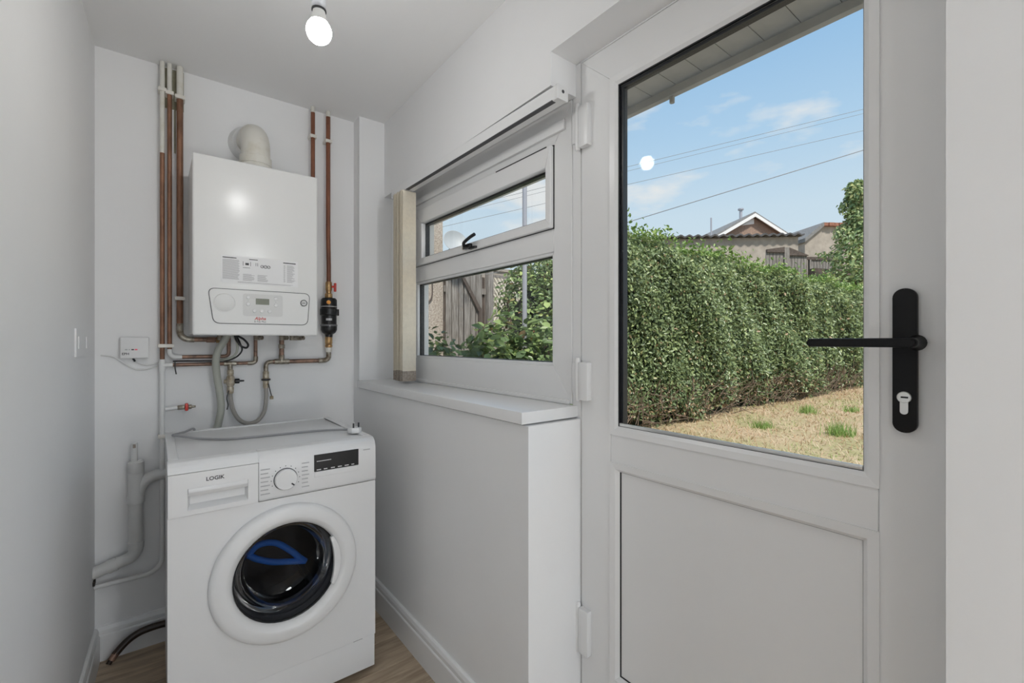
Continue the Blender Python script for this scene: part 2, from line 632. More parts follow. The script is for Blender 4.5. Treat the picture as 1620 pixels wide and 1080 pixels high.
wall_back = obj('wall_back', B().box(-0.5, 1.10, YB, 2.40, 0, ZC), 'wall')
tag(wall_back, 'white painted back wall behind the boiler', kind='structure')
obj('plaster_patch', B().box(0.016, 0.092, YB - 0.0015, YB + 0.002, 2.125, ZC - 0.005), 'patch', wall_back)
obj('plaster_patch', B().box(0.060, 0.066, YB - 0.0015, YB + 0.002, 1.95, 2.125), 'patch', wall_back)

wl = B().prism([(-0.177, 2.29), (-0.234, 0.55), (-0.234, 0.43), (-0.36, 0.43), (-0.30, 2.29)], 'z', 0, ZC)
tag(obj('wall_left', wl, 'wall'), 'long white painted wall on the left', kind='structure')

wr = B()
wr.box(XW, 1.10, 0.93, YB, 0, 0.962)                                   # under the window
wr.box(XW, 1.10, 2.21, YB, 0.962, ZC)                                  # pier in the corner
wr.prism([(XU, 0.95), (0.912, 2.21), (1.10, 2.21), (1.10, 0.95)], 'z', 1.918, ZC)   # over the window
wr.prism([(0.8815, 0.128), (XU, 0.95), (1.10, 0.95), (1.10, 0.128)], 'z', 2.014, ZC)  # over the door
wr.box(0.8815, 1.10, -2.6, 0.128, 0, ZC)                               # beyond the door
tag(obj('wall_right', wr, 'wall'), 'white painted wall holding window and back door', kind='structure')

wn = B()
wn.box(-3.1, -0.34, 0.43, 0.55, 0, ZC)
tag(obj('wall_front', wn, 'wall'), 'white partition wall behind the viewpoint', kind='structure')
ws = B().box(-3.2, -3.08, -2.7, 0.55, 0, ZC)
tag(obj('wall_side', ws, 'wall'), 'white side wall of the room behind the viewpoint', kind='structure')
wb = B()  # opening left in this unseen wall to add daylight from behind
wb.box(-3.2, -2.4, -2.7, -2.6, 0, ZC)
wb.box(0.75, 1.10, -2.7, -2.6, 0, ZC)
wb.box(-2.4, 0.75, -2.7, -2.6, 0, 0.15)
wb.box(-2.4, 0.75, -2.7, -2.6, 2.15, ZC)
tag(obj('wall_rear', wb, 'wall'), 'white rear wall with a wide opening added to let daylight in', kind='structure')


# baseboards -----------------------------------------------------------
def skirting(pts2d_a, pts2d_b, n):
    """extrude the skirting profile from a to b (floor points); n = direction off the wall"""
    prof = [(0, 0), (0.016, 0), (0.016, 0.092), (0.0145, 0.096), (0.0125, 0.098), (0.0125, 0.112), (0.009, 0.124), (0.004, 0.128), (0, 0.128)]
    a, b, n = Vector(pts2d_a), Vector(pts2d_b), Vector(n)
    s_ = B()
    vs = [(a.x + n.x * d, a.y + n.y * d, z) for d, z in prof] + [(b.x + n.x * d, b.y + n.y * d, z) for d, z in prof]
    k = len(prof)
    fs = [tuple(range(k)), tuple(range(2 * k - 1, k - 1, -1))] + [(i, i + k, (i + 1) % k + k, (i + 1) % k) for i in range(k)]
    s_.raw(vs, fs)
    return s_


tag(obj('baseboard_back', skirting((XL, YB), (XW, YB), (0, -1)), 'gloss', flat=True), 'white moulded skirting board along the back wall', kind='structure')
tag(obj('baseboard_left', skirting((XL, YB - 0.016), (-0.234, 0.55), (1, 0)), 'gloss', flat=True), 'white moulded skirting board along the left wall', kind='structure')
tag(obj('baseboard_right', skirting((XW, 0.93), (XW, YB - 0.016), (-1, 0)), 'gloss', flat=True), 'white moulded skirting board under the window', kind='structure')

# window sill ------------------------------------------------------------
sb = B().box(0.772, 0.988, 0.942, 2.21, 0.966, 1.0, 0.004, 2)
tag(obj('trim_1', sb, 'sill'), 'glossy white window sill board', kind='structure')


# ------------------------------------------------------------------ WINDOW
def mitred(b, y0, y1, z0, z1, w, x0, x1, side, bevel=0.0015):
    """one mitred bar of a rectangular frame; w = (left(y1), right(y0), bottom, top) widths"""
    wl_, wr_, wb_, wt_ = w
    iy0, iy1, iz0, iz1 = y0 + wr_, y1 - wl_, z0 + wb_, z1 - wt_
    q = {'left': [(y1, z0), (y1, z1), (iy1, iz1), (iy1, iz0)], 'right': [(y0, z0), (iy0, iz0), (iy0, iz1), (y0, z1)],
         'bottom': [(y0, z0), (y1, z0), (iy1, iz0), (iy0, iz0)], 'top': [(y0, z1), (iy0, iz1), (iy1, iz1), (y1, z1)]}[side]
    return b.prism(q, 'x', x0, x1, bevel, 1)


def frame4(name, y0, y1, z0, z1, w, x0, x1, m, parent, bevel=0.0015, names=('stile', 'stile', 'rail', 'rail')):
    for sd, nm in zip(('left', 'right', 'bottom', 'top'), names):
        obj(nm, mitred(B(), y0, y1, z0, z1, w, x0, x1, sd, bevel), m, parent)


def ring(y0, y1, z0, z1, w, x0, x1, bevel=0.0):
    b = B()
    for sd in ('left', 'right', 'bottom', 'top'):
        mitred(b, y0, y1, z0, z1, (w,) * 4 if not isinstance(w, tuple) else w, x0, x1, sd, bevel)
    return b


win = thing('window_1', (1.02, 1.58, 1.0), 'white uPVC window with top-hung fanlight above the sill', None, kind='structure')
frame4('outer', 0.965, 2.21, 1.0015, 1.9175, (0.203, 0.079, 0.112, 0.118), XD, 1.055, 'upvc', win, names=('frame_post', 'frame_post', 'frame_rail', 'frame_rail'))
obj('head_trim', B().box(XD - 0.010, XD + 0.0005, 0.99, 2.20, 1.836, 1.866, 0.003), 'upvc', win)
obj('sill_bead', B().box(XD - 0.008, XD + 0.0005, 0.97, 2.20, 1.0005, 1.014, 0.003), 'upvc', win)
obj('transom', B().box(XD - 0.001, 1.055, 1.0435, 2.0075, 1.472, 1.548, 0.002, 1), 'upvc', win)
# fixed lower light
obj('glazing_bead', ring(1.044, 2.007, 1.1135, 1.4725, 0.010, XD + 0.004, XD + 0.018, 0.001), 'upvc', win)
obj('spacer_bar', ring(1.048, 2.003, 1.1175, 1.4685, 0.008, XD + 0.021, XD + 0.040), 'spacer', win)
obj('pane', B().box(XD + 0.018, XD + 0.022, 1.046, 2.005, 1.115, 1.471), 'pane', win)
# opening fanlight
sash = obj('sash', ring(1.043, 2.0, 1.5455, 1.803, (0.086, 0.024, 0.030, 0.066), XD - 0.016, 1.035, 0.002), 'upvc', win)
obj('gasket', ring(1.041, 2.003, 1.543, 1.8055, 0.004, XD - 0.003, XD + 0.001), 'black_gasket', sash)
obj('spacer_bar', ring(1.068, 1.913, 1.5765, 1.736, 0.007, XD + 0.004, XD + 0.022), 'spacer', sash)
obj('pane', B().box(XD, XD + 0.004, 1.066, 1.915, 1.575, 1.738), 'pane', sash)
fh = obj('fanlight_handle', B().box(XD - 0.030, XD - 0.0155, 1.485, 1.535, 1.553, 1.571, 0.004), 'black_plastic', win)
fh['label'] = 'black fanlight catch handle'
hb = B().tube(smooth([(XD - 0.036, 1.515, 1.563), (XD - 0.045, 1.50, 1.572), (XD - 0.045, 1.46, 1.585), (XD - 0.043, 1.43, 1.592)]), 0.0065, 10)
obj('lever', hb, 'black_plastic', fh)
obj('keep', B().box(XD - 0.026, XD - 0.001, 1.452, 1.50, 1.548, 1.557, 0.003), 'black_plastic', fh)
obj('screw_cap', B().lathe([(0.0, -0.006), (0.006, -0.005), (0.007, 0)], (XD - 0.016, 1.548, 1.562), 'x', 12), 'old_brass', fh)
obj('vent_slot', B().box(XD - 0.0175, XD - 0.015, 1.06, 1.33, 1.7995, 1.8025), 'black_gasket', win)

# ------------------------------------------------------------------ DOOR
door = thing('door_1', (1.01, 0.52, 0.0), 'white half-glazed uPVC back door with black lever handle', None, kind='structure')
DT = 1.045
obj('frame_post', B().box(XD + 0.002, 1.06, 0.9285, 0.9645, 0.0, 2.0135, 0.002, 1), 'upvc', door)
obj('frame_post', B().box(XD + 0.002, 1.06, 0.04, 0.098, 0.0, 2.0135, 0.002, 1), 'upvc', door)
obj('frame_head', B().box(XD + 0.002, 1.06, 0.098, 0.9285, 2.0085, 2.0135), 'upvc', door)
obj('threshold', B().box(XD + 0.002, 1.08, 0.098, 0.9285, 0.0, 0.045, 0.003), 'upvc', door)
obj('dark_gap_strip', B().box(XD + 0.004, XD + 0.02, 0.9257, 0.9284, 0.046, 2.006), 'black_gasket', door)  # black strip colours in the shaded gap beside the leaf
frame4('leaf', 0.102, 0.9255, 0.05, 2.0065, (0.1085, 0.126, 0.205, 0.0965), XD, DT, 'upvc', door, 0.0012)
obj('mid_rail', B().box(XD + 0.0005, DT, 0.2285, 0.8165, 0.8595, 0.9375, 0.0012, 1), 'upvc', door)


def bead(y0, y1, z0, z1, w, xo, xi):
    """sloping glazing bead: outer edge at xo, inner edge at xi"""
    b = B()
    O = [(y0, z0), (y1, z0), (y1, z1), (y0, z1)]
    I = [(y0 + w, z0 + w), (y1 - w, z0 + w), (y1 - w, z1 - w), (y0 + w, z1 - w)]
    H = [(y0 + w * .62, z0 + w * .62), (y1 - w * .62, z0 + w * .62), (y1 - w * .62, z1 - w * .62), (y0 + w * .62, z1 - w * .62)]
    vs = [(XD + 0.003, *p) for p in O] + [(xo - 0.0022, *p) for p in O] + [(xo - 0.0004, *p) for p in H] + [(xi, *p) for p in I] + [(xi + 0.02, *p) for p in I]
    fs = []
    for k in range(4):
        for i in range(4):
            j = (i + 1) % 4
            fs.append((4 * k + i, 4 * k + j, 4 * k + 4 + j, 4 * k + 4 + i))
    return b.raw(vs, fs)


obj('glazing_bead', bead(0.2265, 0.8185, 0.936, 1.9115, 0.025, XD - 0.0005, XD + 0.006), 'upvc', door, flat=True)
obj('spacer_bar', ring(0.2495, 0.7915, 0.9605, 1.8845, (0.008, 0.0008, 0.0015, 0.008), XD + 0.012, XD + 0.030), 'spacer', door)
obj('gasket', ring(0.2505, 0.795, 0.9598, 1.888, (0.003, 0.0005, 0.001, 0.003), XD + 0.005, XD + 0.012), 'black_gasket', door)
obj('drip_bead', B().box(XD + 0.006, XD + 0.011, 0.2525, 0.7925, 0.961, 0.969, 0.001), 'chrome', door)
obj('pane', B().box(XD + 0.012, XD + 0.016, 0.2515, 0.7935, 0.961, 1.8865), 'pane', door)
obj('panel_bead', bead(0.2265, 0.8185, 0.253, 0.861, 0.028, XD - 0.0005, XD + 0.012), 'upvc', door, flat=True)
obj('infill_panel', B().box(XD + 0.011, DT - 0.004, 0.24, 0.806, 0.262, 0.85), 'upvc', door)
obj('panel_gasket', ring(0.2525, 0.7925, 0.2785, 0.835, (0.004, 0.0004, 0.004, 0.0004), XD + 0.0095, XD + 0.012), 'black_gasket', door)
for zt, zb in ((1.872, 1.752), (1.130, 1.020), (0.418, 0.288)):
    hg = obj('hinge', B().box(0.966, XD + 0.001, 0.886, 0.922, zb, zt, 0.004), 'upvc', door)
    zc_ = (zt + zb) / 2
    obj('knuckle', B().lathe([(0.006, -0.5 * (zt - zb) - 0.004), (0.0085, -0.5 * (zt - zb) + 0.006), (0.0085, 0.5 * (zt - zb) + 0.004), (0.006, 0.5 * (zt - zb) + 0.012)], (0.974, 0.930, zc_), 'z', 14), 'upvc', hg)
    obj('frame_leaf', B().box(0.972, XD + 0.002, 0.934, 0.952, zb + 0.02, zt - 0.004, 0.003), 'upvc', hg)
# handle
hp = obj('handle_plate', B().prism(rrect(0.1755, 0.2075, 1.039, 1.278, 0.0155, 7), 'x', 0.973, XD, 0.002), 'black', door)
hp['label'] = 'long black door handle plate'
obj('lever', B().prism(rrect(0.166, 0.318, 1.1805, 1.1955, 0.0072, 6), 'x', 0.922, 0.936, 0.003), 'black', hp)
obj('spindle_neck', B().lathe([(0.0085, 0.930), (0.0085, 0.962), (0.012, 0.970), (0.013, 0.974)], (0, 0.176, 1.188), 'x', 18), 'black', hp)
kc = B().lathe([(0.0, 0.9695), (0.0085, 0.9695), (0.0095, 0.9705), (0.0095, 0.9745)], (0, 0.1915, 1.098), 'x', 22)
kc.prism(rrect(0.1862, 0.1968, 1.070, 1.098, 0.005), 'x', 0.970, 0.9745)
ky = obj('key_cylinder', kc, 'chrome', hp)
ky['label'] = 'nickel lock cylinder'
obj('keyway', B().box(0.9690, 0.9700, 0.186, 0.1955, 1.0968, 1.0995), 'black', ky)

# ================================================================== BLIND
bl = thing('vertical_blind', (0.905, 1.49, 1.012), 'cream vertical blind drawn back to the far end of its white headrail', 'blind')
hr = obj('headrail', B().box(0.886, 0.926, 0.93, 2.05, 1.872, 1.912, 0.002, 1), 'upvc', bl)
obj('track_slot', B().box(0.8853, 0.9, 0.945, 1.90, 1.8715, 1.8745), 'panel_line', hr)
ec = obj('end_cap', B().box(0.885, 0.927, 0.922, 0.9315, 1.871, 1.913, 0.002), 'white_plastic', hr)
obj('cord_hole', B().lathe([(0.005, -0.001), (0.005, 0.001)], (0.906, 0.9222, 1.895), 'y', 12), 'print_dark', ec)
obj('end_cap', B().box(0.885, 0.927, 2.0495, 2.058, 1.871, 1.913, 0.002), 'white_plastic', hr)
for i in range(11):
    yy = 1.901 + i * 0.0092
    xo = (0.0, -0.004, 0.003, -0.002, 0.004, -0.005, 0.001)[i % 7]
    a = R((10, 2, 14, 6, -4, 12, 5)[i % 7])
    pts = []
    for k in range(7):
        t = -1 + 2 * k / 6
        pts.append((0.902 + xo + 0.034 * t, yy + 0.0022 * math.cos(t * 1.5) + math.sin(a) * 0.034 * t * 0.35))
    poly = pts + [(p[0], p[1] + 0.0008) for p in pts[::-1]]
    s1 = obj('slat', B().prism(poly, 'z', 1.052, 1.868), 'slat', bl)
    wpoly = [(p[0], p[1] - 0.0012) for p in pts] + [(p[0], p[1] + 0.0022) for p in pts[::-1]]
    obj('hem_weight', B().prism(wpoly, 'z', 1.011 + 0.002 * (i % 3), 1.057 + 0.003 * (i % 2), 0.0006, 1), 'weight', s1)
obj('pull_cord', B().tube(smooth([(0.882, 2.035, 1.875), (0.880, 2.05, 1.6), (0.884, 2.045, 1.36), (0.890, 2.03, 1.345), (0.888, 2.02, 1.6), (0.890, 2.025, 1.875)]), 0.0012, 6), 'cable_white', bl)

# ================================================================== CEILING LAMP
BX, BY, BZ = 0.322, 1.192, 1.968
lamp = thing('pendant_lamp', (BX, BY, ZC), 'bare lit white bulb hanging from a grey lampholder', 'lamp')
obj('ceiling_rose', B().lathe([(0.0, 2.25), (0.018, 2.252), (0.036, 2.27), (0.040, ZC)], (BX, BY, 0), 'z', 28), 'white_plastic', lamp)
obj('flex', B().tube([(BX, BY, 2.255), (BX, BY, 2.10)], 0.0035, 10), 'cable_white', lamp)
obj('lampholder', B().lathe([(0.006, 2.125), (0.012, 2.11), (0.0165, 2.095), (0.0165, 2.022), (0.0145, 2.018)], (BX, BY, 0), 'z', 28), 'holder', lamp)
bu = obj('bulb_neck', B().lathe([(0.0135, 2.021), (0.0145, 2.013), (0.0165, 2.004), (0.020, 1.990), (0.0225, 1.984)], (BX, BY, 0), 'z', 28), 'bulb_neck', lamp)
obj('seal_ring', B().lathe([(0.0145, 2.0185), (0.0175, 2.018), (0.0175, 2.0145), (0.0145, 2.014)], (BX, BY, 0), 'z', 28), 'black_plastic', lamp)
gp = [(0.0222, 1.985)]
for k in range(13):
    a = R(40 - 130 * k / 12)
    gp.append((max(0.0, 0.0298 * math.cos(a)), BZ - 0.004 + 0.0298 * math.sin(a)))
gp[-1] = (0.0, gp[-1][1])
obj('globe', B().lathe(gp, (BX, BY, 0), 'z', 28), 'bulb', bu)

# lamps added out of view to brighten the room from behind the viewpoint
def fill_pendant(x, y, power, lab):
    t = thing('fill_pendant', (x, y, ZC), lab, 'lamp', 'unseen pendants added as fill light')
    obj('ceiling_rose', B().lathe([(0.0, 2.25), (0.018, 2.252), (0.036, 2.27), (0.040, ZC)], (x, y, 0), 'z', 20), 'white_plastic', t)
    obj('flex', B().tube([(x, y, 2.255), (x, y, 2.08)], 0.0035, 8), 'cable_white', t)
    obj('lampholder', B().lathe([(0.006, 2.10), (0.02, 2.09), (0.03, 2.05)], (x, y, 0), 'z', 20), 'holder', t)
    m = mat('fill_light_globe', (0.9, 0.9, 0.9), 0.3, emit=((0.95, 0.98, 1.0), power))
    obj('globe', B().lathe([(0.1 * math.sin(R(a)) if 0 < a < 180 else 0.0, 1.955 + 0.1 * math.cos(R(a))) for a in range(0, 181, 15)], (x, y, 0), 'z', 24), m, t)


def fill_floor_globe(x, y, power, lab):  # unseen low light added to lift the ceiling and walls
    t = thing('fill_floor_lamp', (x, y, 0), lab, 'lamp', 'unseen floor lamps added as fill light')
    obj('base', B().lathe([(0.0, 0.0), (0.12, 0.0), (0.12, 0.02), (0.015, 0.03)], (x, y, 0), 'z', 24), 'holder', t)
    obj('stem', B().tube([(x, y, 0.025), (x, y, 0.47)], 0.011, 12), 'holder', t)
    obj('cup', B().lathe([(0.011, 0.44), (0.04, 0.455), (0.05, 0.475), (0.045, 0.476)], (x, y, 0), 'z', 24, False), 'holder', t)
    m = mat('fill_light_globe', (0.9, 0.9, 0.9), 0.3, emit=((0.95, 0.98, 1.0), power))
    obj('globe', B().lathe([(0.1 * math.sin(R(a)) if 0 < a < 180 else 0.0, 0.565 + 0.1 * math.cos(R(a))) for a in range(0, 181, 15)], (x, y, 0), 'z', 24), m, t)


fill_pendant(0.72, -1.5, FILL_LAMPS[0], 'added fill light globe hung near the outer wall, behind the viewpoint')
fill_floor_globe(0.60, -1.35, FILL_LAMPS[1], 'added low fill light on the floor by the outer wall, behind the viewpoint')
fill_floor_globe(-0.55, -1.0, FILL_LAMPS[2], 'added low fill light on the floor nearest the utility room, behind the viewpoint')

# ================================================================== BOILER
FX0, FX1, FZ0, FZ1, FY = 0.105, 0.533, 1.213, 1.872, 1.99
boi = thing('boiler', (0.319, 2.14, FZ0), 'white wall-hung combi boiler with red lettering between copper pipes', 'boiler')
obj('casing', B().box(FX0 + 0.002, FX1 - 0.002, FY + 0.03, YB - 0.001, FZ0 + 0.004, FZ1 - 0.002, 0.004), 'boiler', boi)
fc = obj('front_cover', B().box(FX0, FX1, FY, FY + 0.032, FZ0, FZ1, 0.009, 4), 'boiler', boi)
OUT = [(0.150, 1.387), (0.5025, 1.387), (0.4935, 1.256), (0.167, 1.256)]
obj('panel_gasket', B().prism(rpoly(OUT, 0.024, 7), 'y', FY - 0.0012, FY + 0.002), 'panel_line', boi)
INN = [(0.1525, 1.3848), (0.5000, 1.3848), (0.4912, 1.2582), (0.1693, 1.2582)]
cp = obj('control_panel', B().prism(rpoly(INN, 0.0225, 7), 'y', FY - 0.0028, FY + 0.001, 0.0008, 1), 'boiler_panel', boi)
obj('clock_blank', B().lathe([(0.0, -0.0014), (0.031, -0.0014), (0.0325, -0.0004), (0.0345, -0.0016), (0.0352, 0.0)], (0.203, FY - 0.0028, 1.334), 'y', 36), 'boiler_panel', cp)
kp = obj('keypad', B().prism(rrect(0.262, 0.399, 1.288, 1.372, 0.008), 'y', FY - 0.0040, FY - 0.002), 'lightgrey', cp)
obj('screen', B().box(0.3045, 0.351, FY - 0.0046, FY - 0.003, 1.3325, 1.3555), 'lcd', cp)
for bx_, bz_ in ((0.279, 1.358), (0.279, 1.332), (0.374, 1.358), (0.374, 1.332), (0.300, 1.307), (0.3245, 1.307), (0.352, 1.307)):
    obj('button', B().lathe([(0.0, -0.0034), (0.0052, -0.003), (0.0066, 0.0)], (bx_, FY - 0.0040, bz_), 'y', 16), 'white_plastic', cp)
for bx_ in (0.279, 0.374):
    obj('legend_mark', B().lathe([(0.0, -0.0004), (0.0018, -0.0004), (0.0018, 0)], (bx_, FY - 0.0040, 1.345), 'y', 8), 'print', cp)
gg = obj('pressure_gauge', B().lathe([(0.0105, -0.001), (0.0105, -0.003), (0.0132, -0.003), (0.0132, 0.0)], (0.4775, FY - 0.0028, 1.3465), 'y', 24, False), 'panel_line', cp)
obj('gauge_face', B().lathe([(0.0, -0.0012), (0.0107, -0.0012), (0.0107, 0)], (0.4775, FY - 0.0028, 1.3465), 'y', 24), 'lightgrey', gg)
obj('gauge_needle', B().box(0.470, 0.483, FY - 0.0046, FY - 0.0040, 1.3455, 1.3475), 'print_dark', gg)
text('brand_lettering', 'Alpha', 0.0165, (0.320, FY - 0.0029, 1.2782), 'print_red', cp, bold=0.0003, shear=0.25, label='red lettering')
text('model_lettering', 'E-Tec Plus', 0.0095, (0.320, FY - 0.0029, 1.2665), 'print_dark', cp, label='dark model lettering')
lab = obj('instruction_label', B().box(0.192, 0.456, FY - 0.0008, FY + 0.001, 1.409, 1.512), 'sticker', boi)
lab['label'] = 'white printed instruction sticker'
pr = B()


def lines(b, x0, x1, z0, z1, n, yy, rag=0.2, th=0.45):
    st = (z1 - z0) / n
    for k in range(n):
        xe = x1 - random.random() * rag * (x1 - x0)
        zt = z1 - k * st
        b.raw([(x0, yy, zt), (xe, yy, zt), (xe, yy, zt - st * th), (x0, yy, zt - st * th)], [(0, 1, 2, 3)])


yp = FY - 0.0010
lines(pr, 0.1965, 0.2515, 1.422, 1.497, 20, yp, 0.12, 0.5)
lines(pr, 0.262, 0.302, 1.420, 1.447, 8, yp, 0.3, 0.5)
lines(pr, 0.311, 0.348, 1.420, 1.447, 8, yp, 0.4, 0.5)
lines(pr, 0.362, 0.406, 1.420, 1.495, 20, yp, 0.5, 0.45) if False else None
lines(pr, 0.415, 0.448, 1.424, 1.494, 18, yp, 0.5, 0.45)
lines(pr, 0.403, 0.410, 1.424, 1.494, 18, yp, 0.3, 0.45)
lines(pr, 0.245, 0.45, 1.4115, 1.4165, 2, yp, 0.1, 0.5)
tag(obj('fine_print', pr, 'print', lab, flat=True), kind='stuff')
pd = B()
lines(pd, 0.1965, 0.241, 1.500, 1.5055, 1, yp, 0.0, 0.6)
lines(pd, 0.2825, 0.312, 1.5005, 1.505, 1, yp, 0.0, 0.6)
lines(pd, 0.4015, 0.4475, 1.4985, 1.5045, 1, yp, 0.0, 0.6)
for (a, b_, c, d_) in ((0.262, 0.2635, 1.478, 1.494), (0.270, 0.282, 1.481, 1.489), (0.287, 0.2885, 1.478, 1.494), (0.262, 0.286, 1.470, 1.4715), (0.305, 0.3065, 1.480, 1.492), (0.311, 0.3125, 1.480, 1.492)):
    pd.raw([(a, yp, c), (b_, yp, c), (b_, yp, d_), (a, yp, d_)], [(0, 1, 2, 3)])
tag(obj('heading_print', pd, 'print_dark', lab, flat=True), kind='stuff')
dg_ = B()
for cx, rr_ in ((0.327, 0.006), (0.3385, 0.0065), (0.350, 0.006)):
    ang = [i * math.pi / 8 for i in range(17)]
    for i in range(16):
        p = [(cx + q * math.cos(a), yp, 1.480 + q * math.sin(a)) for q, a in ((rr_, ang[i]), (rr_, ang[i + 1]), (rr_ * 0.68, ang[i + 1]), (rr_ * 0.68, ang[i]))]
        dg_.raw(p, [(0, 1, 2, 3)])
    dg_.raw([(cx - 0.001, yp, 1.477), (cx + 0.0045, yp, 1.4835), (cx + 0.0035, yp, 1.4845), (cx - 0.002, yp, 1.478)], [(0, 1, 2, 3)])
tag(obj('dial_diagram', dg_, 'print_dark', lab, flat=True), kind='stuff')
obj('top_bracket', B().box(0.385, 0.455, 2.09, 2.14, FZ1 - 0.003, FZ1 + 0.006, 0.001).lathe([(0.006, 0), (0.006, 0.012), (0, 0.013)], (0.400, 2.11, FZ1 + 0.005), 'z', 8).lathe([(0.006, 0), (0.006, 0.012), (0, 0.013)], (0.440, 2.11, FZ1 + 0.005), 'z', 8), 'solder', boi)
for xx in (0.215, 0.347, 0.447, 0.49, 0.515):
    bf = B()
    bf.lathe([(0.013, 1.1955), (0.013, FZ0 + 0.006)], (xx, 2.235, 0), 'z', 8)
    bf.tube([(xx, 2.235, 1.206), (xx + 0.018, 2.215, 1.206)], 0.009, 8)
    obj('isolation_valve', bf, 'solder', boi)

# flue
fl = thing('flue_elbow', (0.325, 2.12, FZ1), 'cream white flue elbow on top of the boiler', 'flue')
obj('elbow', B().tube([(0.325, 2.12, FZ1 + 0.04)] + [(0.325, 2.205 - 0.085 * math.cos(R(a)), 1.965 + 0.085 * math.sin(R(a))) for a in range(0, 91, 9)] + [(0.325, YB - 0.002, 2.05)], 0.053, 28), 'pipe_paint', fl)
obj('collar', B().lathe([(0.053, FZ1 + 0.072), (0.0585, FZ1 + 0.069), (0.0585, FZ1 + 0.040), (0.0560, FZ1 + 0.037), (0.060, FZ1 + 0.034), (0.062, FZ1)], (0.325, 2.12, 0), 'z', 32), 'pipe_paint', fl)
obj('wall_collar', B().lathe([(0.053, -0.035), (0.066, -0.032), (0.070, -0.020), (0.078, -0.012), (0.080, 0.0)], (0.325, YB - 0.0005, 2.05), 'y', 32), 'white_pipe', fl)

# ================================================================== PIPEWORK
PY = 2.255


def clip(parent, x, z, r, w=None, name='pipe_clip'):
    b = B()
    b.box(x - r - 0.005, x + r + 0.005, PY - r - 0.004, YB - 0.0006, z - 0.007, z + 0.007, 0.002)
    return obj(name, b, 'clip', parent)


def elb(b, pts, r):
    b.tube(pts, r, 12)
    return b


# riser 1: left-most, bends to the left wall at the bottom
r1 = thing('heating_pipe', (0.022, PY, 0.29), 'leftmost copper riser, painted white lower down, bending towards the left wall', 'pipe')
obj('painted_length', B().tube([(0.022, PY, ZC - 0.001), (0.022, PY, 1.93)], 0.0082), 'pipe_paint', r1)
obj('copper_length', B().tube([(0.022, PY, 1.93), (0.022, PY, 1.10)], 0.008), 'copper', r1)
obj('painted_length', B().tube([(0.022, PY, 1.10), (0.022, PY, 0.36)] + arc((-0.03, 0.342), 0.052, 0, -90, 8, y=PY) + [(-0.1765, PY, 0.29)], 0.0088), 'white_pipe', r1)
for z in (2.178, 1.173, 0.818):
    clip(r1, 0.022, z, 0.0085)
obj('tee_branch', B().tube([(0.022, PY, 1.097), (0.055, PY, 1.097)], 0.0105).tube([(0.022, PY, 1.075), (0.022, PY, 1.12)], 0.0108), 'white_pipe', r1)
obj('branch_pipe', B().tube([(0.055, PY, 1.097), (0.33, PY, 1.097)] + arc((0.330, 1.112), 0.015, -90, 0, 5, y=PY) + [(0.345, PY, 1.205)], 0.0075), 'dull_copper', r1)
obj('solder_joint', B().tube([(0.315, PY, 1.097), (0.332, PY, 1.097)] + arc((0.330, 1.112), 0.0152, -90, 0, 5, y=PY) + [(0.3452, PY, 1.125)], 0.0095), 'solder', r1)
obj('pipe_tee', B().tube([(0.228, PY, 1.097), (0.272, PY, 1.097)], 0.0098).tube([(0.25, PY, 1.097), (0.25, PY, 1.068)], 0.0095), 'solder', r1)
obj('cable_tie', B().tube([(0.062, PY - 0.011, 1.108), (0.062, PY - 0.011, 1.085), (0.066, PY - 0.012, 1.06)], 0.0022, 6), 'black_plastic', r1)

r2 = thing('heating_pipe', (0.045, PY, 1.128), 'middle copper riser turning right beneath the boiler', 'pipe')
obj('painted_length', B().tube([(0.045, PY, ZC - 0.001), (0.045, PY, 2.17)], 0.0082), 'pipe_paint', r2)
obj('copper_length', B().tube([(0.045, PY, 2.17), (0.045, PY, 1.155)], 0.008), 'copper', r2)
obj('elbow', B().tube([(0.045, PY, 1.160)] + arc((0.067, 1.150), 0.022, 180, 270, 6, y=PY) + [(0.085, PY, 1.128)], 0.0092), 'white_pipe', r2)
obj('branch_pipe', B().tube([(0.085, PY, 1.128), (0.225, PY, 1.128)] + arc((0.230, 1.143), 0.015, -90, 0, 5, y=PY) + [(0.245, PY, 1.207)], 0.0075), 'dull_copper', r2)
for z in (2.172, 1.173):
    clip(r2, 0.045, z, 0.0085)

r3 = thing('heating_pipe', (0.078, PY, 1.198), 'thick copper riser closest to the left side of the boiler', 'pipe')
obj('painted_length', B().tube([(0.078, PY, ZC - 0.001), (0.078, PY, 2.16)], 0.0112), 'pipe_paint', r3)
obj('copper_length', B().tube([(0.078, PY, 2.16), (0.078, PY, 1.235)], 0.011), 'copper', r3)
obj('elbow', B().tube([(0.078, PY, 1.262), (0.078, PY, 1.24)] + arc((0.110, 1.230), 0.032, 180, 270, 7, y=PY) + [(0.125, PY, 1.198)], 0.0118), 'solder', r3)
obj('branch_pipe', B().tube([(0.120, PY, 1.198), (0.218, PY, 1.198)], 0.0095), 'dull_copper', r3)
obj('union_nut', B().lathe([(0.010, 0.165), (0.013, 0.167), (0.013, 0.195), (0.010, 0.197)], (0, PY - 0.001, 1.197), 'x', 6), 'dull_copper', r3)
obj('brass_nut', B().lathe([(0.011, 0.199), (0.0145, 0.201), (0.0145, 0.219), (0.011, 0.221)], (0, PY - 0.001, 1.197), 'x', 6), 'brass', r3)
for z in (2.165, 1.362):
    clip(r3, 0.078, z, 0.0115)

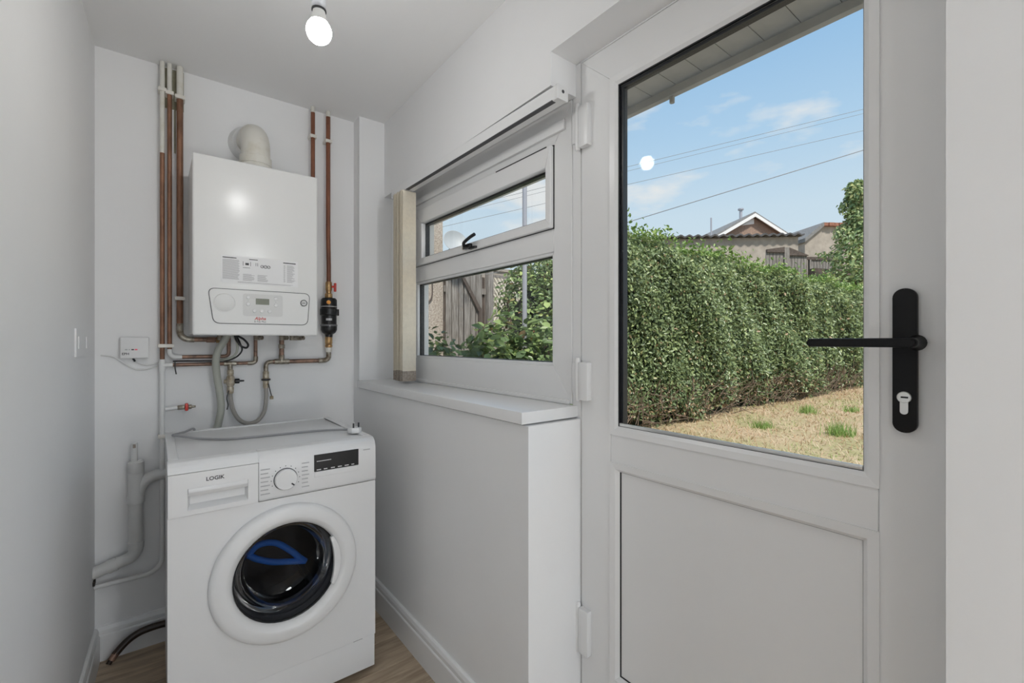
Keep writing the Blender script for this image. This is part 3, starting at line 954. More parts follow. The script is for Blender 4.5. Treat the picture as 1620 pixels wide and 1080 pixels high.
r4 = thing('heating_pipe', (0.582, PY, 1.60), 'red brown copper pipe disappearing behind the top right of the boiler', 'pipe')
obj('painted_length', B().tube([(0.582, PY, ZC - 0.001), (0.582, PY, 2.262)], 0.0098), 'pipe_paint', r4)
obj('copper_length', B().tube([(0.582, PY, 2.262), (0.582, PY, 1.60)], 0.0095), 'copper_red', r4)
clip(r4, 0.582, 2.15, 0.0098)

FYY = 2.246
r5 = thing('heating_pipe', (0.651, PY, 1.40), 'red brown copper pipe dropping into the black filter', 'pipe')
obj('painted_length', B().tube([(0.651, PY, ZC - 0.001), (0.651, PY, 2.262)], 0.0105), 'pipe_paint', r5)
obj('copper_length', B().tube([(0.651, PY, 2.262), (0.651, PY, 1.70), (0.651, FYY, 1.55), (0.651, FYY, 1.47)], 0.0102), 'copper_red', r5)
clip(r5, 0.651, 2.145, 0.0105)
obj('valve_body', B().lathe([(0.0125, 1.474), (0.015, 1.468), (0.015, 1.436), (0.0125, 1.430), (0.0125, 1.420), (0.0175, 1.416), (0.0175, 1.398), (0.014, 1.392)], (0.651, FYY, 0), 'z', 10), 'brass', r5)
vh = B().tube([(0.664, FYY, 1.452), (0.676, FYY - 0.004, 1.452)], 0.005, 8)
vh.box(0.674, 0.684, FYY - 0.012, FYY + 0.004, 1.428, 1.470, 0.004)
obj('valve_lever', vh, 'red', r5)

fi = thing('magnetic_filter', (0.652, FYY, 1.205), 'black cylindrical magnetic filter on the pipe right of the boiler', 'filter')
obj('canister', B().lathe([(0.014, 1.398), (0.030, 1.396), (0.036, 1.388), (0.0365, 1.350), (0.0345, 1.346), (0.0345, 1.272), (0.0365, 1.268), (0.0365, 1.246), (0.030, 1.232), (0.018, 1.224), (0.016, 1.210)], (0.652, FYY, 0), 'z', 28), 'black_plastic', fi)
obj('clamp_band', B().lathe([(0.0345, 1.346), (0.040, 1.344), (0.040, 1.316), (0.0345, 1.313)], (0.652, FYY, 0), 'z', 28).box(0.682, 0.696, FYY - 0.012, FYY + 0.008, 1.314, 1.345, 0.002), 'black_plastic', fi)
obj('seal_band', B().lathe([(0.0345, 1.272), (0.0378, 1.270), (0.0378, 1.263), (0.0345, 1.261)], (0.652, FYY, 0), 'z', 28), 'rubber', fi)
obj('rim_line', B().lathe([(0.0362, 1.357), (0.0371, 1.3565), (0.0371, 1.3545), (0.0362, 1.354)], (0.652, FYY, 0), 'z', 28), 'lightgrey', fi)
ob = B()
ob.lathe([(0.0, -0.002), (0.0085, -0.002), (0.0095, 0.001), (0.0095, 0.006)], (0.641, FYY - 0.036, 1.374), 'y', 16)
obj('indicator', ob, 'orange', fi)
lb = B()
for k in range(5):
    a0, a1 = R(232 + k * 9), R(241 + k * 9)
    lb.raw([(0.652 + 0.0349 * math.cos(a), FYY + 0.0349 * math.sin(a), z) for a, z in ((a0, 1.289), (a1, 1.289), (a1, 1.299), (a0, 1.299))], [(0, 1, 2, 3)])
obj('logo_patch', lb, 'print', fi)

r6 = thing('return_pipe', (0.52, FYY, 1.10), 'copper pipe running from below the black filter to the filling loop', 'pipe')
obj('brass_union', B().lathe([(0.016, 1.212), (0.017, 1.208), (0.017, 1.180), (0.014, 1.176), (0.017, 1.174), (0.017, 1.164), (0.0125, 1.160)], (0.651, FYY, 0), 'z', 10), 'brass', r6)
obj('white_coupling', B().lathe([(0.0135, 1.162), (0.0145, 1.158), (0.0145, 1.142), (0.0105, 1.138)], (0.651, FYY, 0), 'z', 16), 'pipe_paint', r6)
obj('elbow', B().tube([(0.651, FYY, 1.142), (0.651, FYY, 1.125)] + arc((0.629, 1.122), 0.022, 0, -90, 6, y=FYY) + [(0.605, FYY, 1.10)], 0.0118), 'solder', r6)
obj('copper_length', B().tube([(0.61, FYY, 1.10), (0.41, FYY, 1.10)], 0.0098), 'dull_copper', r6)
obj('pipe_tee', B().tube([(0.478, FYY, 1.10), (0.418, FYY, 1.10)], 0.012).tube([(0.447, FYY, 1.10), (0.447, FYY, 1.13)], 0.012), 'solder', r6)
obj('copper_stub', B().tube([(0.447, FYY, 1.128), (0.447, FYY, 1.208)], 0.0105), 'dull_copper', r6)
obj('stub_nut', B().lathe([(0.0105, 1.178), (0.0135, 1.176), (0.0135, 1.160), (0.0105, 1.158)], (0.447, FYY, 0), 'z', 8), 'solder', r6)
obj('drop_elbow', B().tube([(0.428, FYY, 1.10), (0.408, FYY, 1.10)] + arc((0.402, 1.082), 0.018, 90, 180, 6, y=FYY) + [(0.384, FYY, 1.058)], 0.0095), 'solder', r6)

fl_ = thing('filling_loop', (0.317, FYY, 0.838), 'braided grey filling hose hanging in a loop between two valves', 'hose')
hose = smooth([(0.384, FYY, 0.99), (0.3845, FYY - 0.004, 0.945), (0.376, FYY - 0.010, 0.885), (0.350, FYY - 0.014, 0.848), (0.316, FYY - 0.016, 0.839), (0.283, FYY - 0.014, 0.856), (0.261, FYY - 0.008, 0.895), (0.2515, FYY, 0.945), (0.25, FYY, 0.98)], 8)
obj('braided_hose', B().tube(hose, 0.0085, 12), 'braid', fl_)
va = obj('filling_valve', B().lathe([(0.0095, 1.060), (0.0125, 1.056), (0.0125, 1.030), (0.016, 1.026), (0.016, 1.020), (0.012, 1.016), (0.012, 0.990), (0.010, 0.985)], (0.384, FYY, 0), 'z', 12), 'old_brass', fl_)
obj('valve_collar', B().lathe([(0.012, 1.027), (0.0185, 1.026), (0.0185, 1.019), (0.012, 1.018)], (0.384, FYY, 0), 'z', 12), 'black_plastic', va)
obj('cap_strap', B().tube(smooth([(0.392, FYY - 0.012, 1.005), (0.398, FYY - 0.012, 0.975), (0.404, FYY - 0.012, 0.950)]), 0.0022, 6), 'print_dark', va)
obj('hanging_cap', B().lathe([(0.0, 0.935), (0.008, 0.936), (0.008, 0.948), (0.004, 0.951)], (0.404, FYY - 0.012, 0), 'z', 10), 'old_brass', va)
vb_ = obj('filling_valve', B().lathe([(0.0095, 1.072), (0.0125, 1.068), (0.0125, 1.052), (0.011, 1.048), (0.014, 1.042), (0.017, 1.028), (0.017, 1.014), (0.013, 1.004), (0.011, 1.0), (0.0125, 0.996), (0.0125, 0.974), (0.010, 0.970)], (0.25, FYY, 0), 'z', 12).tube([(0.25, FYY, 1.022), (0.226, FYY, 1.022)], 0.0085, 8), 'old_brass', fl_)
obj('valve_knob', B().lathe([(0.005, 0.262), (0.0105, 0.267), (0.0105, 0.282), (0.004, 0.284), (0.003, 0.300), (0.0, 0.301)], (0, FYY - 0.002, 1.022), 'x', 12), 'black_plastic', vb_)
obj('cap_strap', B().tube(smooth([(0.243, FYY - 0.014, 0.985), (0.236, FYY - 0.014, 0.955), (0.240, FYY - 0.014, 0.925), (0.236, FYY - 0.014, 0.905)]), 0.0022, 6), 'print_dark', vb_)

co_ = thing('condensate_hose', (0.215, 2.20, 0.70), 'sage grey condensate hose curving down behind the washing machine', 'hose')
cpath = smooth([(0.236, 2.19, 1.222), (0.222, 2.195, 1.19), (0.203, 2.20, 1.155), (0.195, 2.205, 1.11), (0.199, 2.21, 1.05), (0.209, 2.215, 0.98), (0.214, 2.22, 0.915), (0.205, 2.225, 0.85), (0.190, 2.23, 0.78), (0.186, 2.23, 0.70)], 8)
obj('hose_body', B().tube(cpath, 0.0135, 16), 'grey_hose', co_)

cb_ = thing('boiler_cable', (0.27, 2.16, 1.11), 'black cables looping below the boiler', 'cable')
obj('black_cord', B().tube(smooth([(0.258, 2.15, 1.216), (0.285, 2.15, 1.200), (0.303, 2.16, 1.178), (0.297, 2.16, 1.164), (0.278, 2.165, 1.172), (0.262, 2.16, 1.195), (0.254, 2.15, 1.216)]), 0.0042, 8), 'black_plastic', cb_)
obj('black_cord', B().tube(smooth([(0.262, 2.17, 1.216), (0.275, 2.17, 1.185), (0.284, 2.18, 1.155), (0.270, 2.19, 1.130), (0.245, 2.20, 1.115), (0.222, 2.225, 1.110), (0.10, 2.238, 1.112), (0.055, 2.236, 1.112)]), 0.0032, 8), 'black_plastic', cb_)
obj('grey_cord', B().tube(smooth([(0.250, 2.16, 1.216), (0.266, 2.17, 1.18), (0.262, 2.18, 1.14), (0.24, 2.20, 1.12), (0.20, 2.235, 1.112)]), 0.0048, 8), 'grey_hose', cb_)

rv = thing('drain_tap', (0.07, PY, 0.915), 'small drain tap with red handle on the white pipe', 'valve')
obj('painted_stub', B().tube([(0.031, PY, 0.922), (0.072, PY, 0.926)], 0.0075, 10), 'white_pipe', rv)
obj('tap_body', B().lathe([(0.008, 0.070), (0.0095, 0.072), (0.0095, 0.092), (0.006, 0.094), (0.006, 0.105), (0.009, 0.107), (0.009, 0.116), (0.005, 0.118), (0.004, 0.130)], (0, PY, 0.926), 'x', 10), 'solder', rv)
obj('red_handle', B().box(0.094, 0.105, PY - 0.020, PY + 0.004, 0.912, 0.942, 0.004), 'red', rv)

# waste pipes -----------------------------------------------------------
ws_ = thing('waste_pipe', (-0.058, PY, 0.31), 'thick white plastic waste pipe turning into the left wall', 'pipe')
obj('standpipe', B().tube([(-0.058, PY, 0.735), (-0.058, PY, 0.41)] + arc((-0.094, 0.400), 0.036, 0, -60, 6, y=PY) + [(-0.10, PY, 0.362), (-0.187, PY, 0.340)], 0.0215, 20), 'pvc', ws_)
obj('socket_collar', B().lathe([(0.022, 0.733), (0.0255, 0.730), (0.0255, 0.690), (0.024, 0.688)], (-0.058, PY, 0), 'z', 24), 'pvc', ws_)
obj('swept_tee', B().lathe([(0.0215, 0.690), (0.0245, 0.688), (0.0245, 0.602), (0.0260, 0.600), (0.0260, 0.575), (0.0215, 0.573)], (-0.058, PY, 0), 'z', 24).tube(smooth([(-0.055, PY, 0.595), (-0.048, PY, 0.628), (-0.030, PY, 0.655), (0.0, PY, 0.668), (0.02, PY, 0.670)]), 0.0215, 18), 'pvc', ws_)
obj('branch_pipe', B().tube([(0.015, PY, 0.670), (0.16, PY, 0.670)], 0.0205, 18), 'pvc', ws_)
obj('elbow_joint', B().lathe([(0.0215, 0.428), (0.0245, 0.425), (0.0245, 0.402), (0.0215, 0.400)], (-0.058, PY, 0), 'z', 24), 'pvc', ws_)
obj('elbow_joint', B().tube([(-0.112, PY, 0.359), (-0.138, PY, 0.3525)], 0.0245, 20), 'pvc', ws_)
obj('capped_stub', B().lathe([(0.0105, 0.735), (0.0105, 0.800), (0.008, 0.804), (0.0, 0.805)], (-0.0625, PY, 0), 'z', 14), 'pvc', ws_)
obj('wall_gap', B().box(-0.1795, -0.172, PY - 0.02, PY + 0.015, 0.300, 0.316, 0.003), 'dirt', ws_)
obj('dirt_spot', B().box(-0.067, -0.058, PY - 0.0115, PY - 0.008, 0.785, 0.800, 0.002), 'weight', ws_)

# wall boxes ------------------------------------------------------------
rb = thing('boiler_receiver', (-0.061, YB, 1.124), 'small white heating receiver box with red indicator on the back wall', 'control box')
obj('cover', B().box(-0.105, -0.018, YB - 0.026, YB - 0.0005, 1.125, 1.207, 0.005, 3), 'white_plastic', rb)
for xx, m_ in ((-0.0865, 'print'), (-0.0775, 'print'), (-0.0675, 'print_dark'), (-0.0575, 'led_red')):
    wd = 0.0042 if m_ in ('print_dark', 'led_red') else (0.004 if xx < -0.08 else 0.0018)
    obj('indicator', B().prism(rrect(xx - wd, xx + wd, 1.1568, 1.1612, 0.0015, 3), 'y', YB - 0.0268, YB - 0.0255), m_, rb)
text('lettering', 'EPH', 0.0125, (-0.0885, YB - 0.0262, 1.1425), 'print_dark', rb, bold=0.0002)
obj('cable_gland', B().tube([(-0.068, YB - 0.012, 1.127), (-0.061, YB - 0.012, 1.113)], 0.0035, 8), 'black_plastic', rb)
wc = thing('receiver_cable', (-0.02, YB, 1.08), 'thin white cable sagging from the receiver box to the pipes', 'cable')
obj('cord', B().tube(smooth([(-0.0615, YB - 0.011, 1.114), (-0.045, YB - 0.007, 1.103), (-0.02, YB - 0.005, 1.0975), (0.008, YB - 0.006, 1.106), (0.018, YB - 0.009, 1.109)]), 0.0026, 8), 'cable_white', wc)
wc2 = thing('loose_cable', (-0.09, YB, 1.07), 'longer white cable drooping under the receiver box from the left corner', 'cable')
obj('cord', B().tube(smooth([(-0.160, YB - 0.004, 1.139), (-0.125, YB - 0.006, 1.132), (-0.095, YB - 0.006, 1.108), (-0.06, YB - 0.006, 1.083), (-0.025, YB - 0.006, 1.082), (0.005, YB - 0.008, 1.095), (0.020, YB - 0.009, 1.099)]), 0.0030, 8), 'cable_white', wc2)

sw = thing('blank_socket_plate', (-0.19, 1.95, 1.14), 'faint white double switch plate on the left wall', 'switch')


def lwx(yy):
    return -0.177 - 0.0328 * (2.29 - yy)


def lw_box(b, y0, y1, z0, z1, d0, d1):
    vs = []
    for z in (z0, z1):
        for yy, d in ((y0, d0), (y1, d0), (y1, d1), (y0, d1)):
            vs.append((lwx(yy) + d, yy, z))
    return b.raw(vs, [(0, 1, 2, 3), (7, 6, 5, 4), (0, 4, 5, 1), (1, 5, 6, 2), (2, 6, 7, 3), (3, 7, 4, 0)])


obj('plate', lw_box(B(), 1.885, 2.165, 1.143, 1.229, 0.0, 0.004), 'wall', sw)
for ya, yb2 in ((1.915, 1.985), (2.06, 2.12)):
    obj('rocker', lw_box(B(), ya, yb2, 1.168, 1.205, 0.004, 0.0060), 'wall', sw)

# floor hose --------------------------------------------------------------
fhz = thing('floor_hose', (0.0, 2.2, 0.0), 'dark brown hose arching along the skirting behind the washing machine', 'hose')
obj('hose_body', B().tube(smooth([(-0.135, 2.215, 0.012), (-0.120, 2.228, 0.030), (-0.085, 2.240, 0.062), (-0.045, 2.250, 0.078), (0.0, 2.252, 0.082), (0.05, 2.252, 0.080), (0.12, 2.250, 0.078)]), [0.009] * 9 + [0.013] * 40, 12), 'brown_hose', fhz)
obj('coupling', B().tube([(-0.128, 2.222, 0.020), (-0.107, 2.234, 0.044)], 0.0125, 10), 'dull_copper', fhz)

# ================================================================== WASHING MACHINE
WX0, WX1, WY0, WY1, WZ = 0.027, 0.626, 1.60, 2.150, 0.846
wm = thing('washing_machine', (0.3265, 1.875, 0.0), 'white front-loading washing machine standing under the boiler', 'washing machine')
CX, CZ = 0.337, 0.452
# carcass (open box)
c = B()
c.box(WX0 + 0.003, WX0 + 0.012, WY0 + 0.014, WY1, 0.018, 0.822)
c.box(WX1 - 0.012, WX1 - 0.003, WY0 + 0.014, WY1, 0.018, 0.822)
c.box(WX0 + 0.012, WX1 - 0.012, WY1 - 0.01, WY1, 0.018, 0.822)
c.box(WX0 + 0.012, WX1 - 0.012, WY0 + 0.014, WY1 - 0.01, 0.018, 0.028)
obj('cabinet', c, 'washer', wm)


def holed(x0, x1, z0, z1, cx, cz, r, y0, y1, n=48):
    b = B()
    ang = [2 * math.pi * i / n for i in range(n)]
    for k, yy in enumerate((y0, y1)):
        pass
    ci, ri = [], []
    corners = [math.atan2(zz - cz, xx - cx) for xx, zz in ((x1, z1), (x0, z1), (x0, z0), (x1, z0))]
    ang = sorted(set([round(a if a <= math.pi else a - 2 * math.pi, 6) for a in ang] + [round(a, 6) for a in corners]))
    for a in ang:
        dx, dz = math.cos(a), math.sin(a)
        t = min([(x1 - cx) / dx if dx > 1e-9 else 1e9, (x0 - cx) / dx if dx < -1e-9 else 1e9, (z1 - cz) / dz if dz > 1e-9 else 1e9, (z0 - cz) / dz if dz < -1e-9 else 1e9])
        ci.append((cx + r * dx, cz + r * dz))
        ri.append((cx + t * dx, cz + t * dz))
    m_ = len(ang)
    vs = [(p[0], y0, p[1]) for p in ci] + [(p[0], y0, p[1]) for p in ri] + [(p[0], y1, p[1]) for p in ci] + [(p[0], y1, p[1]) for p in ri]
    fs = []
    for i in range(m_):
        j = (i + 1) % m_
        fs += [(i, j, m_ + j, m_ + i), (2 * m_ + i, 3 * m_ + i, 3 * m_ + j, 2 * m_ + j), (m_ + i, m_ + j, 3 * m_ + j, 3 * m_ + i), (i, 2 * m_ + i, 2 * m_ + j, j)]
    return b.raw(vs, fs)


obj('front_panel', holed(WX0, WX1, 0.136, 0.690, CX, CZ, 0.165, WY0, WY0 + 0.014), 'washer', wm)
kp_ = obj('kick_panel', B().box(WX0 + 0.001, WX1 - 0.001, WY0 + 0.002, WY0 + 0.016, 0.022, 0.1345, 0.003), 'washer', wm)
obj('flap_slot', B().box(0.548, 0.580, WY0 + 0.001, WY0 + 0.006, 0.1340, 0.1365), 'print_dark', kp_)
# control fascia with sloping top edge
fasc = B()
fprof = [(WY0 + 0.016, 0.692), (WY0 - 0.001, 0.692), (WY0 - 0.006, 0.700), (WY0 - 0.004, 0.812), (WY0 + 0.004, 0.832), (WY0 + 0.018, 0.843), (WY0 + 0.045, WZ), (WY0 + 0.045, 0.800)]
fasc.prism([(p[0], p[1]) for p in fprof], 'x', WX0 + 0.226, WX1, 0.0012, 1)
fasc.prism([(WY0 + 0.016, 0.8135), (WY0 - 0.004, 0.8135), (WY0 + 0.004, 0.832), (WY0 + 0.018, 0.843), (WY0 + 0.045, WZ), (WY0 + 0.045, 0.8135)], 'x', WX0, WX0 + 0.226, 0.0012, 1)
obj('control_fascia', fasc, 'washer_plastic', wm)
# detergent drawer with a recessed grip
dr = B()
dx0, dx1, dz0, dz1 = WX0 + 0.001, WX0 + 0.2245, 0.692, 0.8125
gx0, gx1, gz0, gz1 = 0.073, 0.224, 0.706, 0.768
yf = WY0 - 0.0055
grid = [(dx0, dz0), (gx0, gz0), (gx1, gz1), (dx1, dz1)]
xs_, zs_ = [dx0, gx0, gx1, dx1], [dz0, gz0, gz1, dz1]
V = [(x_, yf, z_) for z_ in zs_ for x_ in xs_]
Fq = [(4 * j + i, 4 * j + i + 1, 4 * j + i + 5, 4 * j + i + 4) for j in range(3) for i in range(3) if not (i == 1 and j == 1)]
nb = len(V)
V += [(gx0 + 0.006, yf + 0.022, gz0 + 0.012), (gx1 - 0.006, yf + 0.022, gz0 + 0.012), (gx1 - 0.006, yf + 0.022, gz1), (gx0 + 0.006, yf + 0.022, gz1)]
h4 = [5, 6, 10, 9]
Fq += [(h4[i], h4[(i + 1) % 4], nb + (i + 1) % 4, nb + i) for i in range(4)] + [(nb, nb + 1, nb + 2, nb + 3)]
nb2 = len(V)
V += [(dx0, WY0 + 0.016, dz0), (dx1, WY0 + 0.016, dz0), (dx1, WY0 + 0.016, dz1), (dx0, WY0 + 0.016, dz1)]
cs = [0, 3, 15, 12]
o4 = [[0, 1, 2, 3], [3, 7, 11, 15], [15, 14, 13, 12], [12, 8, 4, 0]]
for i in range(4):
    Fq.append(tuple(o4[i]) + (nb2 + (i + 1) % 4, nb2 + i))
dr.raw(V, Fq)
drw = obj('detergent_drawer', dr, 'washer_plastic', wm, flat=True)
obj('grip_hood', B().prism([(yf - 0.0015, 0.768), (yf - 0.004, 0.757), (yf + 0.004, 0.745), (yf + 0.012, 0.768)], 'x', gx0 + 0.001, gx1 - 0.001, 0.0008, 1), 'washer_plastic', drw)
gr = ring(0, 1, 0, 1, 0.1, 0, 1)
gr.bm.free()
text('brand_lettering', 'LOGIK', 0.0155, (0.1395, yf - 0.0004, 0.7885), 'print_dark', drw, bold=0.0003, label='dark LOGIK lettering')
obj('panel_seam', B().box(WX0 + 0.2250, WX0 + 0.2262, WY0 - 0.0040, WY0 + 0.01, 0.692, 0.8135), 'panel_line', wm)
# dial
DX, DZ = 0.329, 0.750
dl = obj('program_dial', B().lathe([(0.033, -0.004), (0.0325, -0.016), (0.030, -0.0185), (0.0, -0.0185)], (DX, WY0 - 0.0025, DZ), 'y', 36), 'washer_plastic', wm)
obj('dial_ring', B().lathe([(0.0325, -0.0048), (0.0350, -0.0046), (0.0350, -0.002)], (DX, WY0 - 0.0025, DZ), 'y', 36, False), 'panel_line', dl)
pa = R(-42)
pm = B()
u_, w_ = Vector((math.cos(pa), 0, math.sin(pa))), Vector((-math.sin(pa), 0, math.cos(pa)))
pc = Vector((DX, WY0 - 0.0215, DZ))
pm.raw([pc + u_ * a + w_ * b_ for a, b_ in ((0.019, -0.0022), (0.030, -0.0022), (0.030, 0.0022), (0.019, 0.0022))], [(0, 1, 2, 3)])
obj('pointer_mark', pm, 'print_dark', dl, flat=True)
tk = B()
for k in range(16):
    a = R(112 + k * 360 / 16)
    tk.lathe([(0.0, -0.0004), (0.0015, -0.0004), (0.0015, 0.0004)], (DX + 0.0415 * math.cos(a), WY0 - 0.0052, DZ + 0.0415 * math.sin(a)), 'y', 6)
tag(obj('tick_marks', tk, 'print_dark', wm), kind='stuff')
lg = B()
for k in range(7):
    zz = 0.792 - k * 0.0128
    lg.raw([(0.2575, WY0 - 0.0060, zz), (0.279 if k % 2 else 0.284, WY0 - 0.0060, zz), (0.279 if k % 2 else 0.284, WY0 - 0.0060, zz - 0.0035), (0.2575, WY0 - 0.0060, zz - 0.0035)], [(0, 1, 2, 3)])
    zz = 0.7935 - k * 0.0128
    lg.raw([(0.377, WY0 - 0.0062, zz), (0.396 if k % 3 else 0.400, WY0 - 0.0062, zz), (0.396 if k % 3 else 0.400, WY0 - 0.0062, zz - 0.0035), (0.377, WY0 - 0.0062, zz - 0.0035)], [(0, 1, 2, 3)])
tag(obj('program_legend', lg, 'print', wm, flat=True), kind='stuff')
ds = obj('display', B().box(0.4155, 0.5635, WY0 - 0.0068, WY0 + 0.002, 0.7565, 0.8125, 0.001, 1), 'black_plastic', wm)
dp = B()
lines(dp, 0.423, 0.470, 0.7885, 0.7920, 1, WY0 - 0.0072, 0, 0.7)
for k in range(6):
    lines(dp, 0.423 + k * 0.023, 0.437 + k * 0.023, 0.7600, 0.7640, 1, WY0 - 0.0072, 0.4, 0.8)
tag(obj('display_print', dp, 'lightgrey', ds, flat=True), kind='stuff')
bs = obj('button_strip', B().box(0.4165, 0.5630, WY0 - 0.0066, WY0 + 0.002, 0.7385, 0.7555, 0.001, 1), 'washer_plastic', wm)
lgm = B()
lines(lgm, 0.580, 0.605, 0.8035, 0.8075, 1, WY0 - 0.0058, 0, 0.8)
obj('spec_print', lgm, 'print', wm, flat=True)
# top
tp = B()
tp.box(WX0 + 0.002, WX1 - 0.002, WY0 + 0.0455, WY1, 0.8225, 0.842, 0.002)
tpo = obj('top_panel', tp, 'washer', wm)
rim = B()
rim.box(WX0 + 0.002, WX0 + 0.027, WY0 + 0.0455, WY1, 0.840, WZ + 0.001, 0.003)
rim.box(WX1 - 0.027, WX1 - 0.002, WY0 + 0.0455, WY1, 0.840, WZ + 0.001, 0.003)
rim.box(WX0 + 0.027, WX1 - 0.027, WY1 - 0.018, WY1, 0.840, WZ + 0.001, 0.003)
obj('top_rim', rim, 'washer_plastic', tpo)
# porthole door
dprof = [(0.2150, 0.0), (0.2160, -0.010), (0.2135, -0.019), (0.2080, -0.0245), (0.2000, -0.0270), (0.1850, -0.0285), (0.1760, -0.0285), (0.1725, -0.0275), (0.1640, -0.0225), (0.1570, -0.0150), (0.1545, -0.006), (0.1545, 0.0)]
pdr = obj('porthole_door', B().lathe(dprof, (CX, WY0, CZ), 'y', 64, False), 'washer_plastic', wm)
gb = B()
hpts = []
for k in range(9):
    a = R(-30 + 62 * k / 8)
    hpts.append((CX + 0.160 * math.cos(a), CZ + 0.160 * math.sin(a)))
for k in range(9):
    a = R(32 - 62 * k / 8)
    rr_ = 0.1385 + 0.010 * abs((k - 4) / 4) ** 2
    hpts.append((CX + rr_ * math.cos(a), CZ + rr_ * math.sin(a)))
obj('door_grip', gb.prism(hpts, 'y', WY0 - 0.0255, WY0 - 0.010, 0.003), 'washer_plastic', pdr)
obj('glass_bowl', B().lathe([(0.1540, -0.006), (0.1500, 0.002), (0.138, 0.018), (0.131, 0.045), (0.124, 0.075), (0.112, 0.092), (0.085, 0.100), (0.0, 0.102)], (CX, WY0, CZ), 'y', 48, False), 'door_glass', pdr)
obj('inner_ring', B().lathe([(0.1548, -0.009), (0.1520, -0.007), (0.1500, 0.0), (0.154, 0.004)], (CX, WY0, CZ), 'y', 48, False), 'black_plastic', pdr)
obj('bellows_seal', B().lathe([(0.164, 0.002), (0.158, 0.020), (0.150, 0.030), (0.154, 0.045), (0.146, 0.060), (0.150, 0.085), (0.142, 0.100), (0.150, 0.106), (0.20, 0.107)], (CX, WY0, CZ), 'y', 48, False), 'rubber', wm)
obj('drum', B().lathe([(0.150, 0.108), (0.232, 0.115), (0.232, 0.40), (0.06, 0.42), (0.0, 0.42)], (CX, WY0, CZ), 'y', 40, False), 'drum', wm)
for a in (70, 190, 310):
    lf = B()
    pr_ = Vector((math.cos(R(a)), 0, math.sin(R(a))))
    pt_ = Vector((-math.sin(R(a)), 0, math.cos(R(a))))
    cc = Vector((CX, 0, CZ))
    vs = []
    for yy in (WY0 + 0.13, WY0 + 0.38):
        for q, w2 in ((0.231, -0.03), (0.231, 0.03), (0.180, 0.008), (0.180, -0.008)):
            p = cc + pr_ * q + pt_ * w2
            vs.append((p.x, yy, p.z))
    obj('drum_lifter', lf.raw(vs, [(0, 1, 2, 3), (7, 6, 5, 4), (0, 4, 5, 1), (1, 5, 6, 2), (2, 6, 7, 3), (3, 7, 4, 0)]), 'rubber', wm)
for fx_ in (WX0 + 0.05, WX1 - 0.05):
    for fy_ in (WY0 + 0.06, WY1 - 0.05):
        obj('foot', B().lathe([(0.018, 0.0), (0.020, 0.006), (0.010, 0.010), (0.010, 0.020)], (fx_, fy_, 0), 'z', 14), 'rubber', wm)

bs_ = thing('blue_strap', (0.33, 1.76, 0.40), 'bright blue looped strap inside the washing machine drum', 'strap')
st = B()
for pth in ([(0.245, 1.745, 0.475), (0.275, 1.74, 0.502), (0.325, 1.74, 0.496), (0.375, 1.74, 0.455), (0.405, 1.745, 0.420), (0.425, 1.75, 0.400)],
            [(0.245, 1.745, 0.475), (0.270, 1.735, 0.458), (0.315, 1.735, 0.435), (0.365, 1.738, 0.420), (0.425, 1.75, 0.400)]):
    st.tube(smooth(pth, 6), 0.0105, 10)
obj('loop', st, 'blue', bs_)

# mains lead ---------------------------------------------------------------
pw = thing('mains_lead', (0.55, 1.69, 0.848), 'grey mains lead with white three-pin plug lying on the washing machine', 'power cable')
lead = smooth([(0.118, 2.165, 0.80), (0.118, 2.135, 0.853), (0.085, 2.09, 0.852), (0.050, 2.03, 0.855), (0.070, 1.985, 0.856), (0.125, 1.945, 0.8475), (0.20, 1.88, 0.8465), (0.275, 1.865, 0.8465), (0.38, 1.855, 0.8465), (0.48, 1.835, 0.848), (0.545, 1.785, 0.852), (0.578, 1.735, 0.857)], 8)
obj('cord', B().tube(lead, 0.0042, 10), 'cable_grey', pw)
plg = B()
plg.prism([(0.572, 1.738), (0.586, 1.741), (0.604, 1.728), (0.612, 1.700), (0.598, 1.688), (0.574, 1.694), (0.566, 1.715)], 'z', 0.8475, 0.868, 0.003)
pg = obj('plug', plg, 'white_plastic', pw)
for px_, py_ in ((0.582, 1.700), (0.603, 1.706), (0.592, 1.725)):
    obj('pin', B().box(px_ - 0.0025, px_ + 0.0025, py_ - 0.0025, py_ + 0.0025, 0.867, 0.885, 0.0006, 1), 'print_dark' if py_ < 1.72 else 'chrome', pg)

# ================================================================== OUTSIDE
G = 0.15
lawn = tag(obj('lawn', B().box(1.12, 60, -25, 40, G - 0.5, G), 'lawn'), 'dry straw-coloured lawn behind the back door', 'lawn', kind='structure')
tag(obj('wall_outside', B().box(1.101, 1.16, 0.965, 2.4, 0, 0.99).box(1.101, 1.16, -2.7, 0.10, 0, 2.2).box(1.101, 1.16, 0.10, 2.4, 2.03, 2.2), 'ext_wall'), 'rendered outside face of the house', kind='structure') if False else None

tag(obj('bounce_slab', B().box(1.12, 3.3, -3.0, 2.35, G - 0.12, G + 0.012), mat('grey_concrete', (0.40, 0.39, 0.37), 0.85, vary=0.25, vscale=5, bump=0.2)), 'unseen concrete slab added outside to bounce sunlight indoors', 'bounce_slab', kind='structure')  # added slab, out of view, bouncing sunlight up through the door
